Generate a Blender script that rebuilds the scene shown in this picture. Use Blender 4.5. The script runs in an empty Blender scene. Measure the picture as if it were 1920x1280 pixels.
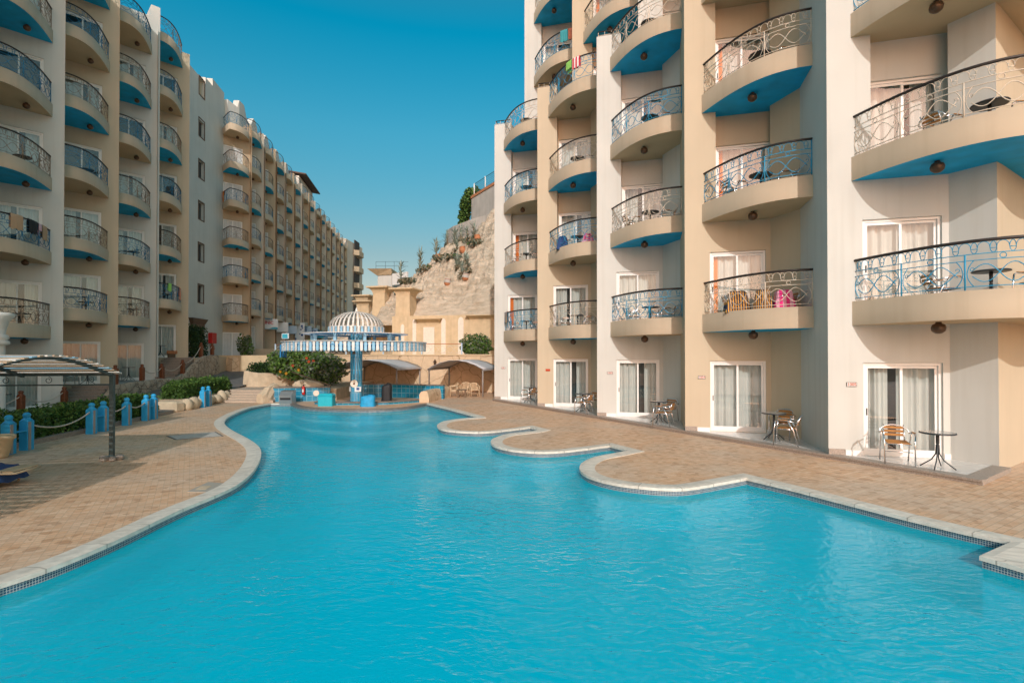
import bpy, bmesh, math, random
from mathutils import Vector, Matrix
from mathutils.geometry import delaunay_2d_cdt
random.seed(7)
PI = math.pi
scene = bpy.context.scene
COL = scene.collection
EYE = 2.4

# ------------------------------------------------------------------ camera
cam_d = bpy.data.cameras.new('camera')
cam = bpy.data.objects.new('camera', cam_d); COL.objects.link(cam)
cam.location = (0, 0, EYE)
cam.rotation_euler = (math.radians(90.5), 0, 0)
cam_d.lens = 18.11; cam_d.sensor_width = 36.0
cam_d.shift_y = 0.0087
cam_d.clip_start = 0.1; cam_d.clip_end = 3000
scene.camera = cam

# ------------------------------------------------------------------ light
SUN_EL = math.radians(26.5); SUN_AZ = -0.06      # light travels along (SUN_AZ, 1) on the ground
world = bpy.data.worlds.new('World'); scene.world = world
world.use_nodes = True
wn = world.node_tree
bg = wn.nodes['Background']
sky = wn.nodes.new('ShaderNodeTexSky'); sky.sky_type = 'NISHITA'; sky.sun_disc = False
sky.sun_elevation = SUN_EL; sky.sun_rotation = PI
sky.air_density = 1.0; sky.dust_density = 0.9; sky.ozone_density = 1.5
hsv = wn.nodes.new('ShaderNodeHueSaturation')
hsv.inputs['Hue'].default_value = 0.462; hsv.inputs['Saturation'].default_value = 1.3; hsv.inputs['Value'].default_value = 0.9
wn.links.new(sky.outputs['Color'], hsv.inputs['Color'])
tc = wn.nodes.new('ShaderNodeTexCoord'); sx = wn.nodes.new('ShaderNodeSeparateXYZ'); wn.links.new(tc.outputs['Generated'], sx.inputs[0])
hz = wn.nodes.new('ShaderNodeValToRGB'); cr_ = hz.color_ramp      # dusty air low, deep teal above, unseen zenith warmed to neutralise the fill
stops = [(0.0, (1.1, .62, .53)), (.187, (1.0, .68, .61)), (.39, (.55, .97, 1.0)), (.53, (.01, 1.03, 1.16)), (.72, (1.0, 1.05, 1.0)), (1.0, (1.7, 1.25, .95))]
while len(cr_.elements) < len(stops): cr_.elements.new(.5)
for el_, (p_, c_) in zip(cr_.elements, stops): el_.position = p_; el_.color = (*c_, 1)
wn.links.new(sx.outputs['Z'], hz.inputs['Fac'])
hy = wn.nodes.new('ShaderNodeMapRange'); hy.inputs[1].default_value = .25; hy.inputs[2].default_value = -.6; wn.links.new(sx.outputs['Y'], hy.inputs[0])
hr = wn.nodes.new('ShaderNodeMixRGB'); hr.inputs['Color2'].default_value = (2.65, 1.9, 1.5, 1)     # sky behind the camera boosted and warmed as added fill light
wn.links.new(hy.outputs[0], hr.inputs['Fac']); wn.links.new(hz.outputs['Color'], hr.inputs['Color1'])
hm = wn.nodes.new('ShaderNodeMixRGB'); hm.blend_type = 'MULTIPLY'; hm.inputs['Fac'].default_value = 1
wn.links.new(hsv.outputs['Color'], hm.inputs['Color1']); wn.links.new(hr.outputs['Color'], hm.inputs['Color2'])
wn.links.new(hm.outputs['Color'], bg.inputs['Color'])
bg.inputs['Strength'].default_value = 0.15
sun_d = bpy.data.lights.new('sun', 'SUN'); sun_d.energy = 2.5; sun_d.angle = math.radians(0.5); sun_d.color = (1.0, 0.985, 0.955)
sun = bpy.data.objects.new('sun', sun_d); COL.objects.link(sun)
h = math.cos(SUN_EL); az = Vector((SUN_AZ, 1, 0)).normalized()
sun.rotation_euler = Vector((az.x*h, az.y*h, -math.sin(SUN_EL))).to_track_quat('-Z', 'Y').to_euler()
sun.location = (0, -20, 30)
vs = scene.view_settings
vs.view_transform = 'Standard'; vs.look = 'None'; vs.exposure = -0.04; vs.gamma = 1.0
scene.cycles.max_bounces = 8; scene.cycles.transparent_max_bounces = 16

# ------------------------------------------------------------------ materials
def lin(c):
    return tuple(((v/255)/12.92 if v/255 <= .04045 else ((v/255+.055)/1.055)**2.4) for v in c)

def nt(name):
    m = bpy.data.materials.new(name); m.use_nodes = True
    t = m.node_tree; b = t.nodes['Principled BSDF']
    return m, t, b

def mat(name, col, rough=.7, metal=0.0, var=.12, scale=3.0, bump=0.0, bscale=60, col2=None, streak=0.0, spec=.4):
    """plain surface with procedural mottling, optional fine bump and vertical run marks"""
    m, t, b = nt(name)
    N = t.nodes.new; L = t.links.new
    b.inputs['Roughness'].default_value = rough; b.inputs['Metallic'].default_value = metal
    b.inputs['Specular IOR Level'].default_value = spec
    tc = N('ShaderNodeNewGeometry')
    n1 = N('ShaderNodeTexNoise'); n1.inputs['Scale'].default_value = scale; n1.inputs['Detail'].default_value = 5
    L(tc.outputs['Position'], n1.inputs['Vector'])
    r = N('ShaderNodeValToRGB'); r.color_ramp.elements[0].position = .3; r.color_ramp.elements[1].position = .7
    c2 = col2 if col2 else tuple(c*(1-var) for c in col)
    r.color_ramp.elements[0].color = (*c2, 1); r.color_ramp.elements[1].color = (*[min(1, c*(1+var*.4)) for c in col], 1)
    L(n1.outputs['Fac'], r.inputs['Fac'])
    out = r.outputs['Color']
    if streak:
        mp = N('ShaderNodeMapping'); mp.inputs['Scale'].default_value = (5, 5, .22)
        L(tc.outputs['Position'], mp.inputs['Vector'])
        n2 = N('ShaderNodeTexNoise'); n2.inputs['Scale'].default_value = 1.0; n2.inputs['Detail'].default_value = 6
        L(mp.outputs['Vector'], n2.inputs['Vector'])
        mr = N('ShaderNodeMapRange'); mr.inputs[1].default_value = .5; mr.inputs[2].default_value = .78
        mr.inputs[3].default_value = 0; mr.inputs[4].default_value = streak
        L(n2.outputs['Fac'], mr.inputs[0])
        mx = N('ShaderNodeMixRGB'); mx.blend_type = 'MULTIPLY'; mx.inputs['Color2'].default_value = (.62, .55, .46, 1)
        L(mr.outputs[0], mx.inputs['Fac']); L(out, mx.inputs['Color1']); out = mx.outputs['Color']
    L(out, b.inputs['Base Color'])
    if bump:
        n3 = N('ShaderNodeTexNoise'); n3.inputs['Scale'].default_value = bscale; n3.inputs['Detail'].default_value = 4
        L(tc.outputs['Position'], n3.inputs['Vector'])
        bp = N('ShaderNodeBump'); bp.inputs['Strength'].default_value = bump; bp.inputs['Distance'].default_value = .02
        L(n3.outputs['Fac'], bp.inputs['Height']); L(bp.outputs['Normal'], b.inputs['Normal'])
    return m

def tile_mat(name, c1, c2, grout, w, h, mortar=.08, rough=.25, bump=.3, uv=True, rot=0.0, offset=0.0, noise=.35, large=None, squash=1.0):
    m, t, b = nt(name); N = t.nodes.new; L = t.links.new
    b.inputs['Roughness'].default_value = rough
    if uv:
        src = N('ShaderNodeUVMap').outputs['UV']
    else:
        src = N('ShaderNodeNewGeometry').outputs['Position']
    mp = N('ShaderNodeMapping'); mp.inputs['Rotation'].default_value = (0, 0, rot)
    L(src, mp.inputs['Vector'])
    br = N('ShaderNodeTexBrick'); br.offset = offset; br.squash = squash
    br.inputs['Color1'].default_value = (*c1, 1); br.inputs['Color2'].default_value = (*c2, 1); br.inputs['Mortar'].default_value = (*grout, 1)
    br.inputs['Scale'].default_value = 1.0; br.inputs['Mortar Size'].default_value = mortar*h
    br.inputs['Brick Width'].default_value = w; br.inputs['Row Height'].default_value = h; br.inputs['Mortar Smooth'].default_value = .1
    L(mp.outputs['Vector'], br.inputs['Vector'])
    out = br.outputs['Color']
    if large:
        n2 = N('ShaderNodeTexNoise'); n2.inputs['Scale'].default_value = .55; n2.inputs['Detail'].default_value = 5
        L(mp.outputs['Vector'], n2.inputs['Vector'])
        rr = N('ShaderNodeValToRGB'); rr.color_ramp.elements[0].position = .42; rr.color_ramp.elements[1].position = .62
        rr.color_ramp.elements[0].color = (0, 0, 0, 1); rr.color_ramp.elements[1].color = (.65, .65, .65, 1)
        L(n2.outputs['Fac'], rr.inputs['Fac'])
        mx = N('ShaderNodeMixRGB'); mx.inputs['Color2'].default_value = (*large, 1)
        L(rr.outputs['Color'], mx.inputs['Fac']); L(out, mx.inputs['Color1']); out = mx.outputs['Color']
    if noise:
        n1 = N('ShaderNodeTexNoise'); n1.inputs['Scale'].default_value = 9.0; n1.inputs['Detail'].default_value = 6
        L(mp.outputs['Vector'], n1.inputs['Vector'])
        mr = N('ShaderNodeMapRange'); mr.inputs[1].default_value = .3; mr.inputs[2].default_value = .7
        mr.inputs[3].default_value = 1-noise; mr.inputs[4].default_value = 1+noise*.3
        L(n1.outputs['Fac'], mr.inputs[0])
        mx = N('ShaderNodeMixRGB'); mx.blend_type = 'MULTIPLY'; mx.inputs['Fac'].default_value = 1
        L(out, mx.inputs['Color1']); L(mr.outputs[0], mx.inputs['Color2']); out = mx.outputs['Color']
    L(out, b.inputs['Base Color'])
    bp = N('ShaderNodeBump'); bp.inputs['Strength'].default_value = bump; bp.inputs['Distance'].default_value = .01; bp.invert = True
    L(br.outputs['Fac'], bp.inputs['Height']); L(bp.outputs['Normal'], b.inputs['Normal'])
    return m

def deck_material():
    """interlocking pavers in tan, orange and grey, each paver its own tone"""
    m, t, b = nt('deck_pavers'); N = t.nodes.new; L = t.links.new
    b.inputs['Roughness'].default_value = .6
    g = N('ShaderNodeNewGeometry')
    mp = N('ShaderNodeMapping'); mp.inputs['Rotation'].default_value = (0, 0, math.radians(-32))
    L(g.outputs['Position'], mp.inputs['Vector'])
    def brick(w, hgt, off, c1, c2):
        br = N('ShaderNodeTexBrick'); br.offset = .5; br.inputs['Scale'].default_value = 1
        br.inputs['Brick Width'].default_value = w; br.inputs['Row Height'].default_value = hgt
        br.inputs['Mortar Size'].default_value = .005; br.inputs['Mortar Smooth'].default_value = .2
        br.inputs['Color1'].default_value = (*c1, 1); br.inputs['Color2'].default_value = (*c2, 1); br.inputs['Mortar'].default_value = (*[x*.72 for x in c1], 1)
        a = N('ShaderNodeVectorMath'); a.operation = 'ADD'; a.inputs[1].default_value = off
        L(mp.outputs['Vector'], a.inputs[0]); L(a.outputs[0], br.inputs['Vector'])
        return br
    b1 = brick(.20, .10, (0, 0, 0), (.73, .505, .335), (.68, .41, .235))
    b2 = brick(.20, .10, (.40, .30, 0), (1, 1, 1), (.84, .79, .75))
    n2 = N('ShaderNodeTexNoise'); n2.inputs['Scale'].default_value = .5; n2.inputs['Detail'].default_value = 5
    L(g.outputs['Position'], n2.inputs['Vector'])
    rr = N('ShaderNodeValToRGB'); rr.color_ramp.elements[0].position = .44; rr.color_ramp.elements[1].position = .66
    rr.color_ramp.elements[0].color = (.06, .06, .06, 1); rr.color_ramp.elements[1].color = (.75, .75, .75, 1)
    L(n2.outputs['Fac'], rr.inputs['Fac'])
    mg = N('ShaderNodeMixRGB'); mg.inputs['Color2'].default_value = (.60, .475, .365, 1)
    L(rr.outputs['Color'], mg.inputs['Fac']); L(b1.outputs['Color'], mg.inputs['Color1'])
    mu = N('ShaderNodeMixRGB'); mu.blend_type = 'MULTIPLY'; mu.inputs['Fac'].default_value = .8
    L(mg.outputs['Color'], mu.inputs['Color1']); L(b2.outputs['Color'], mu.inputs['Color2'])
    v = N('ShaderNodeTexVoronoi'); v.inputs['Scale'].default_value = 8.5
    L(mp.outputs['Vector'], v.inputs['Vector'])
    vr = N('ShaderNodeValToRGB'); vr.color_ramp.elements[0].position = .08; vr.color_ramp.elements[1].position = .26
    vr.color_ramp.elements[0].color = (.74, .65, .57, 1); vr.color_ramp.elements[1].color = (1.03, 1.02, 1.0, 1)
    sp = N('ShaderNodeSeparateColor'); L(v.outputs['Color'], sp.inputs[0]); L(sp.outputs[0], vr.inputs['Fac'])
    m3 = N('ShaderNodeMixRGB'); m3.blend_type = 'MULTIPLY'; m3.inputs['Fac'].default_value = .7
    L(mu.outputs['Color'], m3.inputs['Color1']); L(vr.outputs['Color'], m3.inputs['Color2'])
    n3 = N('ShaderNodeTexNoise'); n3.inputs['Scale'].default_value = 25; n3.inputs['Detail'].default_value = 5
    L(g.outputs['Position'], n3.inputs['Vector'])
    m4 = N('ShaderNodeMixRGB'); m4.blend_type = 'OVERLAY'; m4.inputs['Fac'].default_value = .22
    L(m3.outputs['Color'], m4.inputs['Color1']); L(n3.outputs['Fac'], m4.inputs['Color2'])
    L(m4.outputs['Color'], b.inputs['Base Color'])
    bp = N('ShaderNodeBump'); bp.inputs['Strength'].default_value = .25; bp.inputs['Distance'].default_value = .008; bp.invert = True
    L(b1.outputs['Fac'], bp.inputs['Height']); L(bp.outputs['Normal'], b.inputs['Normal'])
    return m

def stone_mat(name, col, crack, scale=2.2, width=.035, bump=.6, rand=.25):
    m, t, b = nt(name); N = t.nodes.new; L = t.links.new
    b.inputs['Roughness'].default_value = .9
    g = N('ShaderNodeNewGeometry')
    nz = N('ShaderNodeTexNoise'); nz.inputs['Scale'].default_value = 1.6; L(g.outputs['Position'], nz.inputs['Vector'])
    ad = N('ShaderNodeMixRGB'); ad.blend_type = 'ADD'; ad.inputs['Fac'].default_value = .35
    L(g.outputs['Position'], ad.inputs['Color1']); L(nz.outputs['Color'], ad.inputs['Color2'])
    v = N('ShaderNodeTexVoronoi'); v.feature = 'DISTANCE_TO_EDGE'; v.inputs['Scale'].default_value = scale
    L(ad.outputs['Color'], v.inputs['Vector'])
    r = N('ShaderNodeValToRGB'); r.color_ramp.elements[0].position = width*.3; r.color_ramp.elements[1].position = width
    r.color_ramp.elements[0].color = (0, 0, 0, 1); r.color_ramp.elements[1].color = (1, 1, 1, 1)
    L(v.outputs['Distance'], r.inputs['Fac'])
    n2 = N('ShaderNodeTexNoise'); n2.inputs['Scale'].default_value = 4; n2.inputs['Detail'].default_value = 6
    L(g.outputs['Position'], n2.inputs['Vector'])
    rr = N('ShaderNodeValToRGB'); rr.color_ramp.elements[0].position = .3; rr.color_ramp.elements[1].position = .7
    rr.color_ramp.elements[0].color = (*[c*(1-rand) for c in col], 1); rr.color_ramp.elements[1].color = (*[c*(1+rand*.35) for c in col], 1)
    L(n2.outputs['Fac'], rr.inputs['Fac'])
    mx = N('ShaderNodeMixRGB'); mx.inputs['Color1'].default_value = (*crack, 1)
    L(r.outputs['Color'], mx.inputs['Fac']); L(rr.outputs['Color'], mx.inputs['Color2'])
    L(mx.outputs['Color'], b.inputs['Base Color'])
    ma = N('ShaderNodeMath'); ma.operation = 'MULTIPLY_ADD'; ma.inputs[1].default_value = .35
    L(n2.outputs['Fac'], ma.inputs[0]); L(r.outputs['Color'], ma.inputs[2])
    bp = N('ShaderNodeBump'); bp.inputs['Strength'].default_value = bump; bp.inputs['Distance'].default_value = .05
    L(ma.outputs[0], bp.inputs['Height']); L(bp.outputs['Normal'], b.inputs['Normal'])
    return m

def fresnel_node(t, f0, normal=None):
    """two-sided Schlick reflectance, so a single sheet of water or glass behaves the same from both sides"""
    N = t.nodes.new; L = t.links.new
    g = N('ShaderNodeNewGeometry'); d = N('ShaderNodeVectorMath'); d.operation = 'DOT_PRODUCT'
    L(g.outputs['Incoming'], d.inputs[0]); L(normal if normal else g.outputs['Normal'], d.inputs[1])
    a = N('ShaderNodeMath'); a.operation = 'ABSOLUTE'; L(d.outputs['Value'], a.inputs[0])
    o = N('ShaderNodeMath'); o.operation = 'SUBTRACT'; o.inputs[0].default_value = 1; o.use_clamp = True; L(a.outputs[0], o.inputs[1])
    p = N('ShaderNodeMath'); p.operation = 'POWER'; p.inputs[1].default_value = 5; L(o.outputs[0], p.inputs[0])
    m = N('ShaderNodeMath'); m.operation = 'MULTIPLY_ADD'; m.inputs[1].default_value = 1-f0; m.inputs[2].default_value = f0; L(p.outputs[0], m.inputs[0])
    return m.outputs[0]

def water_material():
    m, t, b = nt('pool_water'); N = t.nodes.new; L = t.links.new
    t.nodes.remove(b); out = t.nodes['Material Output']
    g = N('ShaderNodeNewGeometry')
    mp = N('ShaderNodeMapping'); mp.inputs['Rotation'].default_value = (0, 0, math.radians(18)); mp.inputs['Scale'].default_value = (1.0, 1.7, 1)
    L(g.outputs['Position'], mp.inputs['Vector'])
    n1 = N('ShaderNodeTexNoise'); n1.inputs['Scale'].default_value = 3.4; n1.inputs['Detail'].default_value = 2.5; n1.inputs['Distortion'].default_value = .7
    n2 = N('ShaderNodeTexNoise'); n2.inputs['Scale'].default_value = 9; n2.inputs['Detail'].default_value = 2; n2.inputs['Distortion'].default_value = .4
    L(mp.outputs['Vector'], n1.inputs['Vector']); L(mp.outputs['Vector'], n2.inputs['Vector'])
    # calmer and livelier patches
    n3 = N('ShaderNodeTexNoise'); n3.inputs['Scale'].default_value = .22; L(g.outputs['Position'], n3.inputs['Vector'])
    mr = N('ShaderNodeMapRange'); mr.inputs[1].default_value = .4; mr.inputs[2].default_value = .65; mr.inputs[3].default_value = .28; mr.inputs[4].default_value = 1.15
    L(n3.outputs['Fac'], mr.inputs[0])
    a = N('ShaderNodeMath'); a.operation = 'MULTIPLY_ADD'; a.inputs[1].default_value = .42
    L(n2.outputs['Fac'], a.inputs[0]); L(n1.outputs['Fac'], a.inputs[2])
    mm = N('ShaderNodeMath'); mm.operation = 'MULTIPLY'; L(a.outputs[0], mm.inputs[0]); L(mr.outputs[0], mm.inputs[1])
    bp = N('ShaderNodeBump'); bp.inputs['Strength'].default_value = .8; bp.inputs['Distance'].default_value = .062
    L(mm.outputs[0], bp.inputs['Height'])
    fr = fresnel_node(t, .02, bp.outputs['Normal'])
    tr = N('ShaderNodeBsdfTransparent'); tr.inputs['Color'].default_value = (.35, .97, 1.0, 1)
    gl = N('ShaderNodeBsdfGlossy'); gl.inputs['Roughness'].default_value = .008; gl.inputs['Color'].default_value = (.74, .95, 1.0, 1); L(bp.outputs['Normal'], gl.inputs['Normal'])
    df = N('ShaderNodeBsdfDiffuse'); df.inputs['Color'].default_value = (.0, .62, .80, 1)      # light scattered back by the chlorinated water
    ms = N('ShaderNodeMixShader'); ms.inputs[0].default_value = .55; L(tr.outputs[0], ms.inputs[1]); L(df.outputs[0], ms.inputs[2])
    fm = N('ShaderNodeMath'); fm.operation = 'MULTIPLY'; fm.inputs[1].default_value = .75; L(fr, fm.inputs[0])
    mx = N('ShaderNodeMixShader'); L(fm.outputs[0], mx.inputs[0]); L(ms.outputs[0], mx.inputs[1]); L(gl.outputs[0], mx.inputs[2])
    L(mx.outputs[0], out.inputs['Surface'])
    return m

def glass_material(name, tint=(.86, .90, .88), f=1.5):
    m, t, b = nt(name); N = t.nodes.new; L = t.links.new
    t.nodes.remove(b); out = t.nodes['Material Output']
    fr = fresnel_node(t, ((f-1)/(f+1))**2*2.2)
    tr = N('ShaderNodeBsdfTransparent'); tr.inputs['Color'].default_value = (*tint, 1)
    gl = N('ShaderNodeBsdfGlossy'); gl.inputs['Roughness'].default_value = .01
    n = N('ShaderNodeTexNoise'); n.inputs['Scale'].default_value = 1.2
    bp = N('ShaderNodeBump'); bp.inputs['Strength'].default_value = .04; bp.inputs['Distance'].default_value = .05
    L(n.outputs['Fac'], bp.inputs['Height']); L(bp.outputs['Normal'], gl.inputs['Normal'])
    mx = N('ShaderNodeMixShader'); L(fr, mx.inputs[0]); L(tr.outputs[0], mx.inputs[1]); L(gl.outputs[0], mx.inputs[2])
    L(mx.outputs[0], out.inputs['Surface'])
    return m

def leaf_material(name, c1, c2):
    m, t, b = nt(name); N = t.nodes.new; L = t.links.new
    b.inputs['Roughness'].default_value = .55; b.inputs['Specular IOR Level'].default_value = .3
    g = N('ShaderNodeNewGeometry')
    n = N('ShaderNodeTexNoise'); n.inputs['Scale'].default_value = 5; n.inputs['Detail'].default_value = 4
    L(g.outputs['Position'], n.inputs['Vector'])
    r = N('ShaderNodeValToRGB'); r.color_ramp.elements[0].position = .35; r.color_ramp.elements[1].position = .65
    r.color_ramp.elements[0].color = (*c1, 1); r.color_ramp.elements[1].color = (*c2, 1)
    L(n.outputs['Fac'], r.inputs['Fac']); L(r.outputs['Color'], b.inputs['Base Color'])
    tl = N('ShaderNodeBsdfTranslucent'); L(r.outputs['Color'], tl.inputs['Color'])
    mx = N('ShaderNodeMixShader'); mx.inputs[0].default_value = .25
    L(b.outputs[0], mx.inputs[1]); L(tl.outputs[0], mx.inputs[2]); L(mx.outputs[0], t.nodes['Material Output'].inputs['Surface'])
    return m

M = {}
M['white'] = mat('white_stucco', (.56, .56, .52), .85, var=.07, scale=.6, bump=.15, bscale=90, streak=.2)
M['far_white'] = mat('far_cream_stucco', (.52, .47, .39), .85, var=.10, scale=.6, bump=.12, bscale=90, streak=.3)  # cream stucco, browner and darker than the near block's white
M['far_tan'] = mat('far_tan_stucco', (.46, .36, .245), .85, var=.10, scale=.6, bump=.12, bscale=90, streak=.3)  # tan stucco, darker than the near block's tan
M['tan'] = mat('tan_stucco', (.515, .43, .31), .85, var=.06, scale=.6, bump=.12, bscale=90, streak=.13)
M['fascia'] = mat('fascia_stucco', (.50, .395, .28), .85, var=.08, scale=.8, bump=.12, bscale=90, streak=.2)
M['soffit_blue'] = mat('blue_soffit_paint', (.0, .40, .72), .7, var=.22, scale=2.2, streak=.0)
M['soffit_tan'] = mat('tan_soffit_paint', (.56, .42, .26), .8, var=.1, scale=.8)
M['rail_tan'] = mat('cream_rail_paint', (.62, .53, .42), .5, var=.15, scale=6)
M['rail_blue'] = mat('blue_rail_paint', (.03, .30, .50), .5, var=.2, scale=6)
M['rail_tan_shaded'] = mat('shaded_cream_rail_paint', (.26, .19, .13), .5, var=.2, scale=6)  # cream rail darkened: shade of the left blocks put into the colour
M['rail_blue_shaded'] = mat('shaded_blue_rail_paint', (.015, .17, .32), .5, var=.2, scale=6)  # blue rail with the same shade mixed into its colour
M['handrail'] = mat('dark_handrail', (.03, .022, .018), .45, var=.2)
M['frame'] = mat('white_door_frame', (.78, .77, .74), .4, var=.04)
M['glass'] = glass_material('door_glass')
M['curtain'] = mat('white_curtain', (.56, .56, .545), .9, var=.06, scale=2)
M['orange_curtain'] = mat('orange_curtain', (.75, .20, .03), .9, var=.1)
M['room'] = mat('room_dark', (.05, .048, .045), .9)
M['lamp'] = mat('bronze_lamp', (.10, .06, .035), .35, .3, var=.25, scale=20)
M['trim'] = mat('brown_trim', (.13, .075, .045), .7)
M['terr'] = tile_mat('terrace_tile', (.66, .65, .62), (.62, .61, .58), (.45, .44, .42), .4, .4, .015, .18, .1, False, math.radians(-14.8), 0, .08)
M['granite'] = mat('granite_edge', (.36, .30, .25), .5, var=.35, scale=40)
M['coping'] = tile_mat('coping_stone', (.72, .67, .58), (.66, .60, .51), (.40, .36, .30), .75, 30.0, .0003, .6, .3, True, 0, 0, .22)
M['coping_dark'] = mat('dark_coping', (.20, .175, .15), .5, var=.3, scale=6)
M['mosaic'] = tile_mat('pool_mosaic', (.012, .05, .10), (.03, .10, .17), (.40, .42, .40), .028, .028, .14, .15, .2, True, 0, 0, .25)
M['poolwall'] = mat('pool_wall_render', (.0, .56, .76), .5, var=.05, scale=.6)
M['poolfloor'] = mat('pool_floor', (.0, .60, .80), .5, var=.10, scale=.5)
M['bartile'] = tile_mat('bar_blue_tile', (.012, .20, .34), (.02, .27, .42), (.18, .42, .52), .27, .27, .05, .2, .2, True, 0, 0, .2)
M['pillartile'] = tile_mat('pillar_tile', (.04, .27, .46), (.06, .33, .52), (.16, .38, .50), .14, .55, .05, .25, .2, True, 0, 0, .15)
M['deck'] = deck_material()
M['water'] = water_material()
M['asphalt'] = mat('path_paving', (.16, .15, .14), .9, var=.25, scale=4, bump=.3, bscale=80)
M['ground'] = mat('sandy_ground', (.42, .33, .23), .95, var=.2, scale=1.0, bump=.3)
M['step'] = mat('brown_granite_step', (.30, .25, .21), .6, var=.3, scale=25)
M['pstep'] = mat('pale_step', (.50, .40, .31), .7, var=.25, scale=22)
M['stonewall'] = stone_mat('rubble_wall', (.44, .36, .27), (.12, .09, .065), 2.4, .04, .8)
M['cracked'] = stone_mat('cream_sculpted_wall', (.62, .47, .31), (.36, .25, .15), 1.1, .022, .35, .12)
M['sand'] = mat('cream_render', (.62, .475, .30), .9, var=.12, scale=2.5, bump=.4, bscale=14, streak=.3)
M['rock'] = mat('cream_rock', (.58, .46, .32), .9, var=.2, scale=3, bump=.7, bscale=8)
M['panel'] = mat('pale_panel', (.76, .68, .57), .8, var=.1, scale=8, bump=.3, bscale=20)
M['bluepost'] = mat('blue_post_paint', (.025, .33, .62), .55, var=.12, scale=5)
M['greystrip'] = mat('grey_board', (.30, .28, .26), .6, var=.15)
M['wood'] = mat('brown_varnished_post', (.16, .05, .018), .45, var=.3, scale=9)
M['rope'] = mat('pale_rope', (.52, .47, .40), .9, var=.25, scale=60)
M['chrome'] = mat('polished_aluminium', (.75, .75, .76), .22, 1.0, var=.05)
M['slat'] = mat('chair_wood_slat', (.42, .19, .05), .5, var=.25, scale=14)
M['tabletop'] = mat('smoked_tabletop', (.33, .34, .33), .12, .0, var=.1, spec=.8)
M['darkmetal'] = mat('dark_grey_metal', (.06, .065, .07), .4, .4, var=.2, scale=12)
M['greenmetal'] = mat('green_grey_metal', (.07, .10, .10), .5, .3, var=.3, scale=12)
M['canvas'] = mat('grey_canvas', (.55, .55, .56), .8, var=.1, scale=3)
M['slatw'] = mat('white_slat_paint', (.76, .72, .66), .65, var=.2, scale=7)
M['slatb'] = mat('pale_blue_slat_paint', (.30, .54, .70), .65, var=.2, scale=7)
M['slatd'] = mat('bright_blue_paint', (.02, .20, .42), .6, var=.2)
M['tanslat'] = mat('tan_slat_paint', (.50, .36, .24), .65, var=.2, scale=7)
M['red'] = mat('red_enamel', (.55, .02, .015), .4, var=.1)
M['black'] = mat('black_cover', (.018, .018, .02), .6, var=.2, scale=6)
M['tarp'] = mat('blue_tarp', (.02, .33, .62), .6, var=.2, scale=6, bump=.8, bscale=9)
M['turq'] = mat('turquoise_plastic', (.02, .42, .52), .45, var=.1)
M['terracotta'] = mat('terracotta', (.50, .20, .09), .8, var=.2, scale=10)
M['concrete'] = mat('grey_retaining_wall', (.50, .46, .41), .9, var=.18, scale=.8, bump=.3, bscale=20, streak=.5)
M['plastic'] = mat('beige_plastic', (.58, .44, .28), .5, var=.08)
M['steel'] = mat('stainless_steel', (.45, .45, .45), .35, .8, var=.1)
M['sign_w'] = mat('white_sign', (.70, .72, .72), .5, var=.05)
M['sign_b'] = mat('teal_sign', (.03, .30, .40), .5, var=.05)
M['sign_n'] = mat('pale_blue_sign', (.40, .52, .62), .5, var=.05)
M['text_red'] = mat('red_lettering', (.55, .02, .03), .5, var=.02)
M['text_blue'] = mat('navy_lettering', (.02, .08, .25), .5, var=.02)
M['text_orange'] = mat('orange_lettering', (.45, .08, .01), .5, var=.02)
M['leaf_a'] = leaf_material('hedge_leaf', (.03, .07, .016), (.09, .17, .035))
M['leaf_b'] = leaf_material('bright_leaf', (.07, .14, .025), (.17, .29, .06))
M['leaf_d'] = leaf_material('dark_leaf', (.012, .035, .012), (.03, .065, .02))
M['leaf_g'] = leaf_material('grey_green_leaf', (.11, .14, .10), (.24, .28, .21))
M['leaf_s'] = leaf_material('dry_leaf', (.22, .18, .11), (.36, .30, .20))
M['agave'] = leaf_material('agave_blade', (.26, .32, .26), (.44, .50, .42))
M['flower'] = leaf_material('red_flower', (.50, .05, .02), (.75, .10, .03))
M['yflower'] = leaf_material('orange_flower', (.60, .25, .02), (.75, .40, .03))
M['bark'] = mat('bark', (.16, .11, .07), .9, var=.3, scale=12)
M['tile_roof'] = mat('dark_roof', (.10, .06, .045), .8, var=.2)

def towel_mat(name, cols, scale=14):
    m, t, b = nt(name); N = t.nodes.new; L = t.links.new
    b.inputs['Roughness'].default_value = .95
    uv = N('ShaderNodeUVMap')
    w = N('ShaderNodeTexWave'); w.bands_direction = 'X'; w.inputs['Scale'].default_value = scale; w.inputs['Distortion'].default_value = .6
    L(uv.outputs['UV'], w.inputs['Vector'])
    r = N('ShaderNodeValToRGB'); r.color_ramp.interpolation = 'CONSTANT'
    r.color_ramp.elements[0].color = (*cols[0], 1); r.color_ramp.elements[0].position = 0
    r.color_ramp.elements[1].color = (*cols[1], 1); r.color_ramp.elements[1].position = .5
    L(w.outputs['Fac'], r.inputs['Fac']); L(r.outputs['Color'], b.inputs['Base Color'])
    return m
T_ORNAVY = towel_mat('orange_navy_towel', [(.60, .30, .06), (.012, .03, .07)], 1.6)
T_TANSTR = towel_mat('tan_striped_towel', [(.48, .33, .20), (.40, .24, .14)], 2.2)
T_BLACK = towel_mat('black_cloth', [(.012, .012, .014), (.02, .02, .02)])
T_PINKW = towel_mat('white_pink_cloth', [(.70, .66, .68), (.60, .25, .30)], .8)
T_TEAL = towel_mat('teal_cloth', [(.04, .25, .28), (.05, .30, .33)])
T_CORAL = towel_mat('coral_towel', [(.65, .20, .12), (.68, .24, .15)])
T_ORANGE = towel_mat('orange_towel', [(.72, .26, .05), (.68, .22, .04)])
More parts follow.
